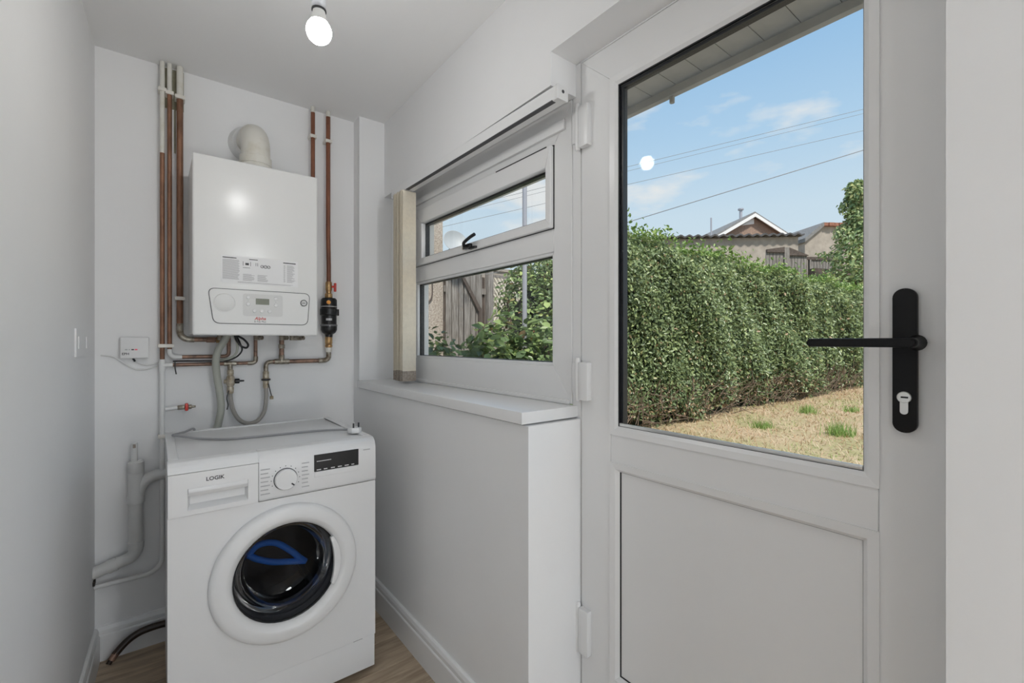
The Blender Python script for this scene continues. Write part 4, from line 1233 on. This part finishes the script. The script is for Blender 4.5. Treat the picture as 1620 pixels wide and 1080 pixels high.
# soffit and fascia over the door
sf = thing('eaves_soffit', (1.35, 0.9, 2.16), 'weathered grey soffit boards overhanging the back door', 'eaves')
ys = -1.6
pit = 0.108
sm = None
while ys < 3.2:
    b = B().box(1.103, 1.60, ys + 0.0012, ys + pit - 0.0012, 2.182, 2.198)
    if sm is None:
        sm = obj('soffit_board', b, 'soffit', sf)
        sm0 = ys
    else:
        b.bm.free()
        o = sm.copy()
        COL.objects.link(o)
        o.parent = sf
        o.location = (0, ys - sm0, 0)
    ys += pit
obj('fascia_board', B().box(1.585, 1.612, -1.6, 3.2, 2.152, 2.36, 0.003), 'soffit', sf)
obj('roof_deck', B().box(1.103, 1.63, -1.6, 3.2, 2.36, 2.40), 'slate', sf)
obj('drip_stub', B().tube([(1.60, 1.02, 2.155), (1.60, 1.02, 2.128)], 0.010, 8), 'soffit', sf)
tag(obj('roof', B().box(-3.0, 1.12, -3.0, 3.2, 2.42, 2.55), 'slate'), 'flat roof over the utility room', kind='structure')


# hedge -----------------------------------------------------------------
def htop(x):
    t = np.interp(x, [2.3, 2.7, 3.3, 3.9, 4.3, 6, 9, 13, 17], [1.60, 1.80, 2.0, 2.32, 2.42, 2.40, 2.36, 2.34, 2.34])
    return t + 0.05 * np.sin(x * 3.1) + 0.03 * np.sin(x * 7.7 + 1)


def hface(x, z):
    return 3.16 + 0.07 * np.sin(x * 1.9) + 0.05 * np.sin(z * 3.3 + x) + 0.04 * np.sin(x * 5.3 + z * 4) + 0.10 * np.clip(0.9 - z, 0, 1)


hedge = thing('hedge', (9, 3.7, G), 'long dense clipped green hedge along the garden', 'hedge')
xs = np.concatenate([rng.uniform(3.40, 6, 30000), rng.uniform(6, 10, 22000), rng.uniform(10, 17, 15000)])
u = rng.uniform(0, 1, len(xs))
zlo = G + 0.10 + 0.10 * np.sin(xs * 4.7) * np.sin(xs * 1.9) + rng.uniform(-0.06, 0.10, len(xs))
zz = zlo + (htop(xs) - zlo) * u ** 0.93
dep = np.minimum(rng.exponential(0.07, len(xs)), 0.26)
yy = hface(xs, zz) + dep + 0.25 * np.clip((zz - htop(xs) + 0.25) / 0.25, 0, 1) ** 2
P = np.stack([xs, yy, zz], 1)
Nn = np.tile(np.array([[-0.1, -1.0, 0.45]]), (len(xs), 1))
sz = np.where(xs < 6, 0.050, np.where(xs < 10, 0.060, 0.075))
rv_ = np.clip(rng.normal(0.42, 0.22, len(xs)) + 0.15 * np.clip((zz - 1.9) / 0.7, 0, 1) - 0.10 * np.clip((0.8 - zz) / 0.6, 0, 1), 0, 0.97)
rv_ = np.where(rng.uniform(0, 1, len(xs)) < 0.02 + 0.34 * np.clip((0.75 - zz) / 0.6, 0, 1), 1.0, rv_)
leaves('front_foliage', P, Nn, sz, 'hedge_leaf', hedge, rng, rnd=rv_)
n2 = 11000
xs = rng.uniform(3.40, 17, n2)
ys_ = rng.uniform(3.25, 4.25, n2)
P = np.stack([xs, ys_, htop(xs) - 0.03 + rng.normal(0, 0.035, n2)], 1)
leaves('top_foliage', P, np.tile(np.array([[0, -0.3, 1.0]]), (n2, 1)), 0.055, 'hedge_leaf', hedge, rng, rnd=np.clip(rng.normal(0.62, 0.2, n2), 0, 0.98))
n3 = 5200
xs = rng.uniform(3.6, 15, n3)
tipz = np.minimum(rng.exponential(0.04, n3), 0.14)
P = np.stack([xs, rng.uniform(3.2, 3.75, n3), htop(xs) + tipz * (0.6 + 0.9 * (np.sin(xs * 9) > 0.2))], 1)
leaves('new_shoots', P, np.tile(np.array([[0, -0.5, 0.7]]), (n3, 1)), 0.058, 'tip_leaf', hedge, rng, droop=-0.7, jitter=0.9)
n4 = 2500
P = np.stack([3.38 + rng.exponential(0.05, n4), rng.uniform(3.2, 4.2, n4), rng.uniform(G + 0.1, 2.1, n4)], 1)
leaves('end_foliage', P, np.tile(np.array([[-1.0, -0.2, 0.3]]), (n4, 1)), 0.055, 'hedge_leaf', hedge, rng)
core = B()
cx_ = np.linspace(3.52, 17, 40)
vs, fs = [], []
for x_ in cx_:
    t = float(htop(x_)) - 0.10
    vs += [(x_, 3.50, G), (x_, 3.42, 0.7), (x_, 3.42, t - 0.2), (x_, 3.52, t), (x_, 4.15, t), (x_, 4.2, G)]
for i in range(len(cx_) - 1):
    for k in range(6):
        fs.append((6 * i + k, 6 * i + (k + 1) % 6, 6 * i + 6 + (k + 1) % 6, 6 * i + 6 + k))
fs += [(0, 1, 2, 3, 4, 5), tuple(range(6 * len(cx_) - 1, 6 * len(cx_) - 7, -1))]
obj('shaded_inner_mass', core.raw(vs, fs), 'core', hedge)  # solid dark body, shade inside the hedge put into its colour
tw = B()
for i in range(650):
    x_ = random.uniform(3.45, 12)
    z_ = random.uniform(0.0, 0.45)
    p = Vector((x_, 3.22 + random.uniform(-0.10, 0.12), G + z_))
    d_ = Vector((random.uniform(-0.5, 0.5), random.uniform(-0.5, 0.1), random.uniform(-0.1, 0.8))).normalized()
    tw.tube([p, p + d_ * random.uniform(0.12, 0.35)], [0.006, 0.003], 4, False)
tag(obj('bare_twigs', tw, 'bark', hedge), kind='stuff')

# dry grass --------------------------------------------------------------
nb_ = 26000
gx = 3.2 + rng.uniform(0, 1, nb_) ** 1.6 * 11
gy = rng.uniform(-0.6, 3.35, nb_)
P = np.stack([gx, gy, np.full(nb_, G)], 1)
d = rng.normal(0, 0.8, (nb_, 3))
d[:, 2] = rng.uniform(0.15, 0.8, nb_)
d /= np.linalg.norm(d, axis=1, keepdims=True)
ln = (rng.uniform(0.025, 0.065, nb_) * (1 + gx / 12))[:, None]
sd = np.cross(d, np.array([[0, 0, 1.0]]))
sd /= np.linalg.norm(sd, axis=1, keepdims=True) + 1e-9
w = 0.0022 * (1 + gx / 5)[:, None]
v = np.stack([P - sd * w, P + sd * w, P + d * ln], 1).reshape(-1, 3)
f = (np.arange(nb_) * 3)[:, None] + np.array([[0, 1, 2]])
dgo = np_mesh('dry_grass', v, f, 'dry_blade', None, np.clip(rng.normal(0.5, 0.3, nb_) + 0.35 * (np.sin(gx * 2.3) * np.sin(gy * 3.1) > 0.45), 0, 1), 'stuff')
tag(dgo, 'short straw-coloured dead grass covering the lawn', 'grass')


def tuft(px, py, hgt, nbl, lab):
    t = thing('grass_tuft', (px, py, G), lab, 'grass', 'green tufts in the dry lawn')
    q = rng.normal(0, 0.35, (nbl, 3))
    q[:, 2] = rng.uniform(0.7, 1.2, nbl)
    q /= np.linalg.norm(q, axis=1, keepdims=True)
    base_ = np.stack([px + rng.normal(0, 0.06, nbl), py + rng.normal(0, 0.06, nbl), np.full(nbl, G)], 1)
    l_ = (hgt * rng.uniform(0.6, 1.1, nbl))[:, None]
    s_ = np.cross(q, np.array([[0.3, 0.2, 1.0]]))
    s_ /= np.linalg.norm(s_, axis=1, keepdims=True)
    ww = 0.0045
    v_ = np.stack([base_ - s_ * ww, base_ + s_ * ww, base_ + q * l_], 1).reshape(-1, 3)
    np_mesh('blades', v_, (np.arange(nbl) * 3)[:, None] + np.array([[0, 1, 2]]), 'green_blade', t, rng.uniform(0, 1, nbl), 'stuff')


tuft(5.95, 1.72, 0.20, 160, 'bright green grass tuft nearest the door handle')
tuft(7.45, 2.55, 0.15, 130, 'green grass tuft standing close to the hedge foot')
tuft(8.10, 2.20, 0.11, 120, 'low green grass clump in the middle of the dry lawn')
tuft(5.75, 2.45, 0.11, 140, 'flat grey green grass clump near the bare end of the hedge')


# shrubs in front of the window -----------------------------------------------
def shrub(name, c_, rx, ry, hgt, n, lf, lab, m='ivy_leaf', aspect=0.55):
    t = thing(name, (c_[0], c_[1], G), lab, 'shrub', 'shrubs outside the window')
    th_ = rng.uniform(0, 2 * np.pi, n)
    ph = np.arccos(rng.uniform(-0.9, 1, n))
    q = np.stack([np.sin(ph) * np.cos(th_), np.sin(ph) * np.sin(th_), np.cos(ph)], 1)
    rad = rng.uniform(0.55, 1.08, n) ** 0.5 * (1 + 0.18 * np.sin(3 * th_ + 2 * ph + c_[0] * 7))
    mid = (hgt - G) * 0.5 + G
    P_ = np.stack([c_[0] + q[:, 0] * rx * rad, c_[1] + q[:, 1] * ry * rad, mid + q[:, 2] * (hgt - mid) * rad], 1)
    P_[:, 2] = np.maximum(P_[:, 2], G + 0.05)
    leaves('foliage', P_, q + np.array([[0, 0, 0.5]]), lf, m, t, rng, aspect=aspect, jitter=0.6, droop=0.5)
    sb_ = B()
    for k in range(9):
        a = random.uniform(0, 6.28)
        e_ = Vector((c_[0] + 0.75 * rx * math.cos(a), c_[1] + 0.75 * ry * math.sin(a), G + random.uniform(0.5, 0.9) * (hgt - G)))
        sb_.tube(smooth([(c_[0] + 0.05 * math.cos(a), c_[1] + 0.05 * math.sin(a), G - 0.02), ((c_[0] + e_.x) / 2, (c_[1] + e_.y) / 2, G + 0.5 * (e_.z - G) + 0.08), e_], 4), 0.009, 5)
    obj('stems', sb_, 'bark', t)
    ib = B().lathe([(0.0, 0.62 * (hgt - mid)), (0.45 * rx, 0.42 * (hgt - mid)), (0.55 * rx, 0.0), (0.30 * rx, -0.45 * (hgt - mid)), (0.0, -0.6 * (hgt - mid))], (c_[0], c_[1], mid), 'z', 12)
    obj('shaded_inner_leaves', ib, 'core', t)  # dark solid stands for the shade between the leaves


shrub('leafy_shrub', (1.60, 3.0), 0.36, 0.34, 1.22, 1600, 0.06, 'pale leafy shrub low beside the left end of the window')
shrub('leafy_shrub', (2.08, 2.82), 0.38, 0.34, 1.30, 2000, 0.085, 'bright green large-leaved shrub in the middle of the window')
shrub('leafy_shrub', (2.62, 2.68), 0.42, 0.34, 1.38, 2100, 0.085, 'darker large-leaved shrub at the right end of the window')
shrub('ivy_bush', (3.06, 3.62), 0.33, 0.40, 2.13, 3800, 0.055, 'tall dense ivy bush behind the metal pole')

# pole, line
tag(obj('washing_line_pole', B().tube([(2.49, 3.0, G - 0.02), (2.49, 3.0, 3.4)], 0.020, 14).lathe([(0.024, 3.40), (0.024, 3.42), (0.0, 3.43)], (2.49, 3.0, 0), 'z', 14), 'metal_pole'), 'tall grey metal pole standing among the shrubs', 'pole')
tag(obj('washing_line', B().tube(smooth([(2.49, 2.978, 1.98), (3.0, 4.2, 1.96), (3.55, 6.36, 2.30)]), 0.003, 5), 'dish'), 'thin pale washing line running from the pole to the house wall', 'line')

# neighbouring house with dish
nh = thing('neighbour_house', (1.0, 8.5, G), 'pebbledashed house wall at the far left of the window', 'house')
obj('wall', B().box(-3.0, 3.67, 6.5, 11, G - 0.1, 5.2), 'pebble', nh)
obj('roof', B().box(-3.2, 3.85, 6.3, 11.2, 5.2, 5.35), 'slate', nh)
obj('wall_conduit', B().tube(smooth([(3.22, 6.485, 2.6), (3.42, 6.485, 2.5), (3.47, 6.485, 2.15), (3.44, 6.485, 1.85), (3.2, 6.485, 1.80)]), 0.012, 6), 'dark_wood', nh)
sd_ = thing('satellite_dish', (3.72, 6.3, 2.55), 'grey satellite dish on the corner of the pebbledashed house', 'satellite dish')
dsh = B().lathe([(0.0, 0.045), (0.08, 0.036), (0.14, 0.020), (0.19, -0.004), (0.196, 0.0), (0.14, 0.028), (0.08, 0.044), (0.0, 0.053)], (0, 0, 0), 'y', 28)
for v in dsh.bm.verts:
    v.co = Matrix.Rotation(R(-12), 4, 'Z') @ Matrix.Rotation(R(-22), 4, 'X') @ v.co + Vector((3.74, 6.22, 2.78))
obj('reflector', dsh, 'dish', sd_)
obj('feed_arm', B().tube(smooth([(3.76, 6.20, 2.60), (3.86, 6.05, 2.60), (3.90, 5.98, 2.68)]), 0.010, 6).box(3.885, 3.925, 5.96, 6.0, 2.66, 2.72, 0.005), 'panel_line', sd_)
obj('wall_bracket', B().tube(smooth([(3.62, 6.5, 2.6), (3.66, 6.35, 2.62), (3.74, 6.27, 2.72)]), 0.014, 8), 'panel_line', sd_)

# plank gate
gt = thing('plank_gate', (4.1, 6.45, G), 'weathered grey plank gate beside the pebbledashed house', 'gate')
xg = 3.70
k = 0
while xg < 4.42:
    wdt = (0.115, 0.135, 0.10, 0.125)[k % 4]
    obj('plank', B().box(xg, xg + wdt - 0.016, 6.44 + 0.006 * (k % 3), 6.465 + 0.006 * (k % 3), G + 0.03, 2.30 + 0.02 * ((k * 7) % 3), 0.004, 1), 'old_wood', gt)
    xg += wdt
    k += 1
obj('dark_gap_backing', B().box(3.69, 4.50, 6.505, 6.52, G, 2.30), 'dark_wood', gt)  # dark sheet put behind so the plank gaps look shaded
obj('cross_rail', B().box(3.69, 4.50, 6.478, 6.504, 2.0, 2.10), 'old_wood', gt)
obj('cross_rail', B().box(3.69, 4.50, 6.478, 6.504, 0.6, 0.70), 'old_wood', gt)
obj('diagonal_brace', B().prism([(3.98, 2.24), (4.04, 2.24), (4.36, 1.75), (4.31, 1.70)], 'y', 6.405, 6.436), 'dark_wood', gt)
obj('dark_post', B().box(4.315, 4.365, 6.40, 6.44, G, 1.75), 'dark_wood', gt)
tag(obj('gate_post', B().box(4.50, 4.60, 6.38, 6.50, G - 0.05, 2.42, 0.008), 'old_wood'), 'square timber post at the right of the plank gate', 'post')
tr = thing('trellis', (4.85, 6.4, G), 'pale lattice trellis panel right of the gate post', 'trellis')
for i in range(12):
    a0 = 4.62 + i * 0.075 - 0.30
    for sgn in (1, -1):
        p0 = Vector((a0 if sgn > 0 else a0 + 0.55, 0, 1.55))
        p1 = Vector((p0.x + sgn * 0.55, 0, 2.30))
        xs2 = sorted((p0.x, p1.x))
        if xs2[0] < 4.61 or xs2[1] > 5.45:
            tA = max(0, (4.61 - p0.x) / (p1.x - p0.x)) if sgn > 0 else max(0, (5.45 - p0.x) / (p1.x - p0.x))
            tB = min(1, (5.45 - p0.x) / (p1.x - p0.x)) if sgn > 0 else min(1, (4.61 - p0.x) / (p1.x - p0.x))
            if tB <= tA + 0.05:
                continue
            p0, p1 = p0.lerp(p1, tA), p0.lerp(p1, tB)
        yv = 6.40 + 0.011 * sgn
        obj('lath', B().prism([(p0.x - 0.014, p0.z), (p0.x + 0.014, p0.z), (p1.x + 0.014, p1.z), (p1.x - 0.014, p1.z)], 'y', yv - 0.005, yv + 0.005), 'slat', tr)
obj('frame_rail', B().box(4.605, 5.46, 6.38, 6.42, 2.30, 2.34), 'old_wood', tr)
obj('frame_rail', B().box(4.605, 5.46, 6.38, 6.42, 1.51, 1.55), 'old_wood', tr)
obj('frame_post', B().box(5.45, 5.49, 6.38, 6.42, G, 2.34), 'old_wood', tr)
tag(obj('garden_wall', B().box(4.3, 8.5, 8.0, 8.25, G - 0.1, 2.72).box(4.25, 8.55, 7.97, 8.28, 2.72, 2.78), 'render'), 'brown rendered garden wall behind gate and trellis', 'wall')

# ------------------------------------------------------------------ far buildings
ang_ = R(-33)
UR = Vector((math.cos(ang_), math.sin(ang_), 0))
UF = Vector((-math.sin(ang_), math.cos(ang_), 0))


def far(P0, a, b_, z):
    p = Vector((P0[0], P0[1], 0)) + UR * a + UF * b_
    return (p.x, p.y, z)


def fbox(b, P0, a0, a1, b0, b1, z0, z1, z1r=None):
    z1r = z1 if z1r is None else z1r
    vs_ = [far(P0, a0, b0, z0), far(P0, a1, b0, z0), far(P0, a1, b1, z0), far(P0, a0, b1, z0),
           far(P0, a0, b0, z1), far(P0, a1, b0, z1r), far(P0, a1, b1, z1r), far(P0, a0, b1, z1)]
    return b.raw(vs_, [(3, 2, 1, 0), (4, 5, 6, 7), (0, 1, 5, 4), (1, 2, 6, 5), (2, 3, 7, 6), (3, 0, 4, 7)])


# gabled house: apex above P0
P0 = (30.97, 13.84)
gh = thing('gabled_house', (P0[0], P0[1], G), 'brown gabled house with white bargeboards above the hedge', 'house')
hw, za, ze = 3.1, 9.55, 7.75
g = B()
prof = [(-hw, G), (hw, G), (hw, ze), (0, za - 0.1), (-hw, ze)]
vs = [far(P0, a, 0, z) for a, z in prof] + [far(P0, a, 8, z) for a, z in prof]
g.raw(vs, [(0, 1, 2, 3, 4), (9, 8, 7, 6, 5)] + [(i, i + 5, (i + 1) % 5 + 5, (i + 1) % 5) for i in range(5)])
obj('walls', g, 'brickwork', gh)
for sg in (-1, 1):
    rf = B()
    e = (sg * (hw + 0.25), ze - 0.15)
    q = [(0, za), (e[0], e[1]), (e[0], e[1] + 0.12), (0, za + 0.12)]
    vs = [far(P0, a, -0.30, z) for a, z in q] + [far(P0, a, 8.2, z) for a, z in q]
    obj('roof_slope', rf.raw(vs, [(0, 1, 2, 3), (7, 6, 5, 4)] + [(i, i + 4, (i + 1) % 4 + 4, (i + 1) % 4) for i in range(4)]), 'slate', gh)
    bb = B()
    q = [(0, za - 0.22), (e[0], e[1] - 0.22), (e[0], e[1]), (0, za)]
    vs = [far(P0, a, -0.36, z) for a, z in q] + [far(P0, a, -0.28, z) for a, z in q]
    obj('bargeboard', bb.raw(vs, [(0, 1, 2, 3), (7, 6, 5, 4)] + [(i, i + 4, (i + 1) % 4 + 4, (i + 1) % 4) for i in range(4)]), 'barge', gh)
obj('apex_panel', B().raw([far(P0, -0.75, -0.05, za - 0.75), far(P0, 0.1, -0.05, za - 0.62), far(P0, 0.1, -0.05, za - 0.2), far(P0, 0, -0.05, za - 0.2), far(P0, -0.75, 0.02, za - 0.75), far(P0, 0.1, 0.02, za - 0.62), far(P0, 0.1, 0.02, za - 0.2), far(P0, 0, 0.02, za - 0.2)], [(0, 1, 2, 3), (7, 6, 5, 4), (0, 4, 5, 1), (1, 5, 6, 2), (2, 6, 7, 3), (3, 7, 4, 0)]), 'barge', gh)
pc = far(P0, 0.45, 2.0, 0)
obj('flue_pipe', B().tube([(pc[0], pc[1], za - 0.3), (pc[0], pc[1], za + 0.85)], 0.10, 10).lathe([(0.10, za + 0.85), (0.19, za + 0.88), (0.19, za + 0.98), (0.0, za + 1.05)], (pc[0], pc[1], 0), 'z', 10), 'metal_pole', gh)

# long outbuilding with corrugated roof edge
P1 = (20.2, 9.6)
ob_ = thing('outbuilding', (P1[0], P1[1], G), 'low beige outbuilding with dark corrugated roof edge behind the hedge', 'outbuilding')
obj('wall', fbox(B(), P1, -3.9, 2.78, 0, 3, G, 5.60, 5.86), 'render', ob_)
cr_ = B()
nseg = 90
ed = []
for i in range(nseg + 1):
    a = -4.0 + 6.9 * i / nseg
    zt = 5.62 + 0.26 * (a + 3.9) / 6.68 + 0.045 * math.sin(i * 2 * math.pi / 5)
    ed.append((a, zt))
vs = []
for a, z in ed:
    vs += [far(P1, a, -0.25, z), far(P1, a, -0.25, z + 0.07), far(P1, a, 3.2, z + 0.07), far(P1, a, 3.2, z)]
fs = []
for i in range(nseg):
    for kk in range(4):
        fs.append((4 * i + kk, 4 * i + (kk + 1) % 4, 4 * i + 4 + (kk + 1) % 4, 4 * i + 4 + kk))
fs += [(0, 1, 2, 3), (4 * nseg + 3, 4 * nseg + 2, 4 * nseg + 1, 4 * nseg)]
obj('corrugated_roof', cr_.raw(vs, fs), 'slate_dark', ob_)

# grey roof further back, rusty-edged building on the right
P2 = (37.9, 13.5)
gr_ = thing('grey_roofed_house', (P2[0], P2[1], G), 'grey roofed house just right of the gabled house', 'house')
obj('wall', fbox(B(), P2, -0.9, 1.2, 0.2, 6, G, 8.9), 'render', gr_)
obj('roof', B().raw([far(P2, -1.1, 0, 8.85), far(P2, 1.5, 0, 8.75), far(P2, 0.85, 2.5, 9.95), far(P2, -1.1, 2.5, 9.80), far(P2, -1.1, 5, 8.8), far(P2, 1.5, 5, 8.8)], [(0, 1, 2, 3), (3, 2, 5, 4), (1, 5, 2), (0, 3, 4), (0, 4, 5, 1)]), 'slate', gr_)
P3 = (27.6, 8.85)
rg = thing('rendered_shed', (P3[0], P3[1], G), 'beige rendered shed with rusty roof edge beside the pale tree', 'shed')
obj('wall', fbox(B(), P3, -0.05, 2.6, 0, 5, G, 7.28), 'render', rg)
obj('lean_to_wall', B().raw([far(P3, -0.95, -0.1, G), far(P3, 0, -0.1, G), far(P3, 0, -0.1, 7.20), far(P3, -0.95, -0.1, 6.45), far(P3, -0.95, 4, G), far(P3, 0, 4, G), far(P3, 0, 4, 7.20), far(P3, -0.95, 4, 6.45)], [(0, 1, 2, 3), (7, 6, 5, 4), (0, 4, 5, 1), (1, 5, 6, 2), (2, 6, 7, 3), (3, 7, 4, 0)]), 'render', rg)
obj('lean_to_roof', B().raw([far(P3, -1.05, -0.25, 6.36), far(P3, 0.02, -0.25, 7.22), far(P3, 0.02, -0.25, 7.42), far(P3, -1.05, -0.25, 6.56), far(P3, -1.05, 4.2, 6.36), far(P3, 0.02, 4.2, 7.22), far(P3, 0.02, 4.2, 7.42), far(P3, -1.05, 4.2, 6.56)], [(0, 1, 2, 3), (7, 6, 5, 4), (0, 4, 5, 1), (1, 5, 6, 2), (2, 6, 7, 3), (3, 7, 4, 0)]), 'slate', rg)
for i in range(9):
    a = 0.03 + i * 0.29
    obj('roof_sheet', fbox(B(), P3, a, a + 0.27, -0.2 - 0.03 * (i % 2), 5.1, 7.25, 7.42), 'rust', rg)

# fence on the bank
P4 = (17.5, 6.62)
fe = thing('timber_fence', (P4[0], P4[1], G), 'weathered timber fence on the bank behind the hedge', 'fence')
obj('post', fbox(B(), P4, -0.10, 0.08, 0, 0.15, G, 4.50), 'old_wood', fe)
obj('post', fbox(B(), P4, 0.78, 0.90, 0.2, 0.35, G, 4.22), 'dark_wood', fe)
obj('post', fbox(B(), P4, 1.0, 1.06, 0.2, 0.3, G, 4.22), 'old_wood', fe)
obj('top_rail', fbox(B(), P4, -0.75, -0.1, 0, 0.08, 4.32, 4.42, 4.52), 'dark_wood', fe)
obj('top_rail', fbox(B(), P4, 0.08, 0.80, 0, 0.08, 4.22, 4.50, 4.24), 'dark_wood', fe)
obj('top_rail', fbox(B(), P4, 0.90, 2.1, 0.2, 0.28, 4.12, 4.22), 'dark_wood', fe)
for i in range(5):
    obj('slat', fbox(B(), P4, -0.75 + i * 0.13, -0.64 + i * 0.13, 0.06, 0.09, G, 4.34 + 0.015 * i), 'old_wood', fe)
for i in range(6):
    obj('slat', fbox(B(), P4, 0.09 + i * 0.117, 0.19 + i * 0.117, 0.06, 0.09, G, 4.40 - 0.035 * i), 'old_wood', fe)
for i in range(9):
    obj('slat', fbox(B(), P4, 1.07 + i * 0.117, 1.17 + i * 0.117, 0.24, 0.27, G, 4.14), 'old_wood', fe)
bkw = fbox(B(), P4, 0.7, 3.5, -0.4, -0.1, G, 3.72, 3.60)
tag(obj('retaining_wall', bkw, 'dark_wood'), 'dark low wall below the timber fence', 'wall')

# pale tree
tt = thing('young_tree', (16.9, 4.55, G), 'slim pale green young tree at the right edge of the door glass', 'tree')
tc_ = (16.98, 4.48)
n = 5200
hz_ = rng.uniform(0, 1, n)
zz = 2.4 + hz_ * 3.7
rr = np.interp(zz, [2.4, 3.2, 3.9, 4.6, 5.0, 5.5, 6.0, 6.15], [0.75, 0.95, 0.85, 0.52, 0.30, 0.40, 0.20, 0.06])
th_ = rng.uniform(0, 2 * np.pi, n)
q = np.sqrt(rng.uniform(0, 1, n)) * rr * (1 + 0.25 * np.sin(zz * 9 + th_ * 2))
P = np.stack([tc_[0] + q * np.cos(th_), tc_[1] + q * np.sin(th_), zz], 1)
leaves('foliage', P, np.stack([np.cos(th_), np.sin(th_), np.full(n, 0.6)], 1), 0.13, 'tree_leaf', tt, rng, jitter=0.6, droop=0.6)
tb = B().tube(smooth([(tc_[0], tc_[1], G - 0.05), (tc_[0] + 0.03, tc_[1], 2.0), (tc_[0], tc_[1] + 0.03, 4.2), (tc_[0], tc_[1], 6.0)], 5), [0.05 - 0.0026 * i for i in range(16)], 7)
for i in range(14):
    z_ = 2.5 + i * 0.23
    a = i * 2.4
    tb.tube([(tc_[0], tc_[1], z_), (tc_[0] + 0.55 * math.cos(a), tc_[1] + 0.55 * math.sin(a), z_ + 0.3)], [0.014, 0.005], 5)
obj('trunk', tb, 'bark', tt)

# aerial and wires
tag(obj('aerial_mast', B().tube([(25.0, 13.44, G), (25.0, 13.44, 8.25)], 0.045, 6), 'metal_pole'), 'thin upright mast left of the gabled house', 'mast')


def wire(a, b_, r, lab):
    a, b_ = Vector(a), Vector(b_)
    d_ = b_ - a
    A, Bq = a - d_ * 1.6, b_ + d_ * 1.2
    tag(obj('overhead_wire', B().tube([A, Bq], r, 6), 'wire'), lab, 'wire', 'overhead wires')


wire((16.49, 12.48, 8.91), (24.45, 6.24, 11.38), 0.010, 'uppermost thin overhead wire crossing the sky')
wire((16.49, 12.48, 8.72), (24.45, 6.24, 11.19), 0.008, 'faint overhead wire just under the uppermost one')
wire((16.49, 12.48, 8.13), (24.45, 6.24, 10.44), 0.010, 'thin overhead wire in the middle of the sky')
wire((16.28, 12.65, 6.41), (24.45, 6.24, 9.58), 0.020, 'thickest and lowest overhead wire slanting above the hedge')
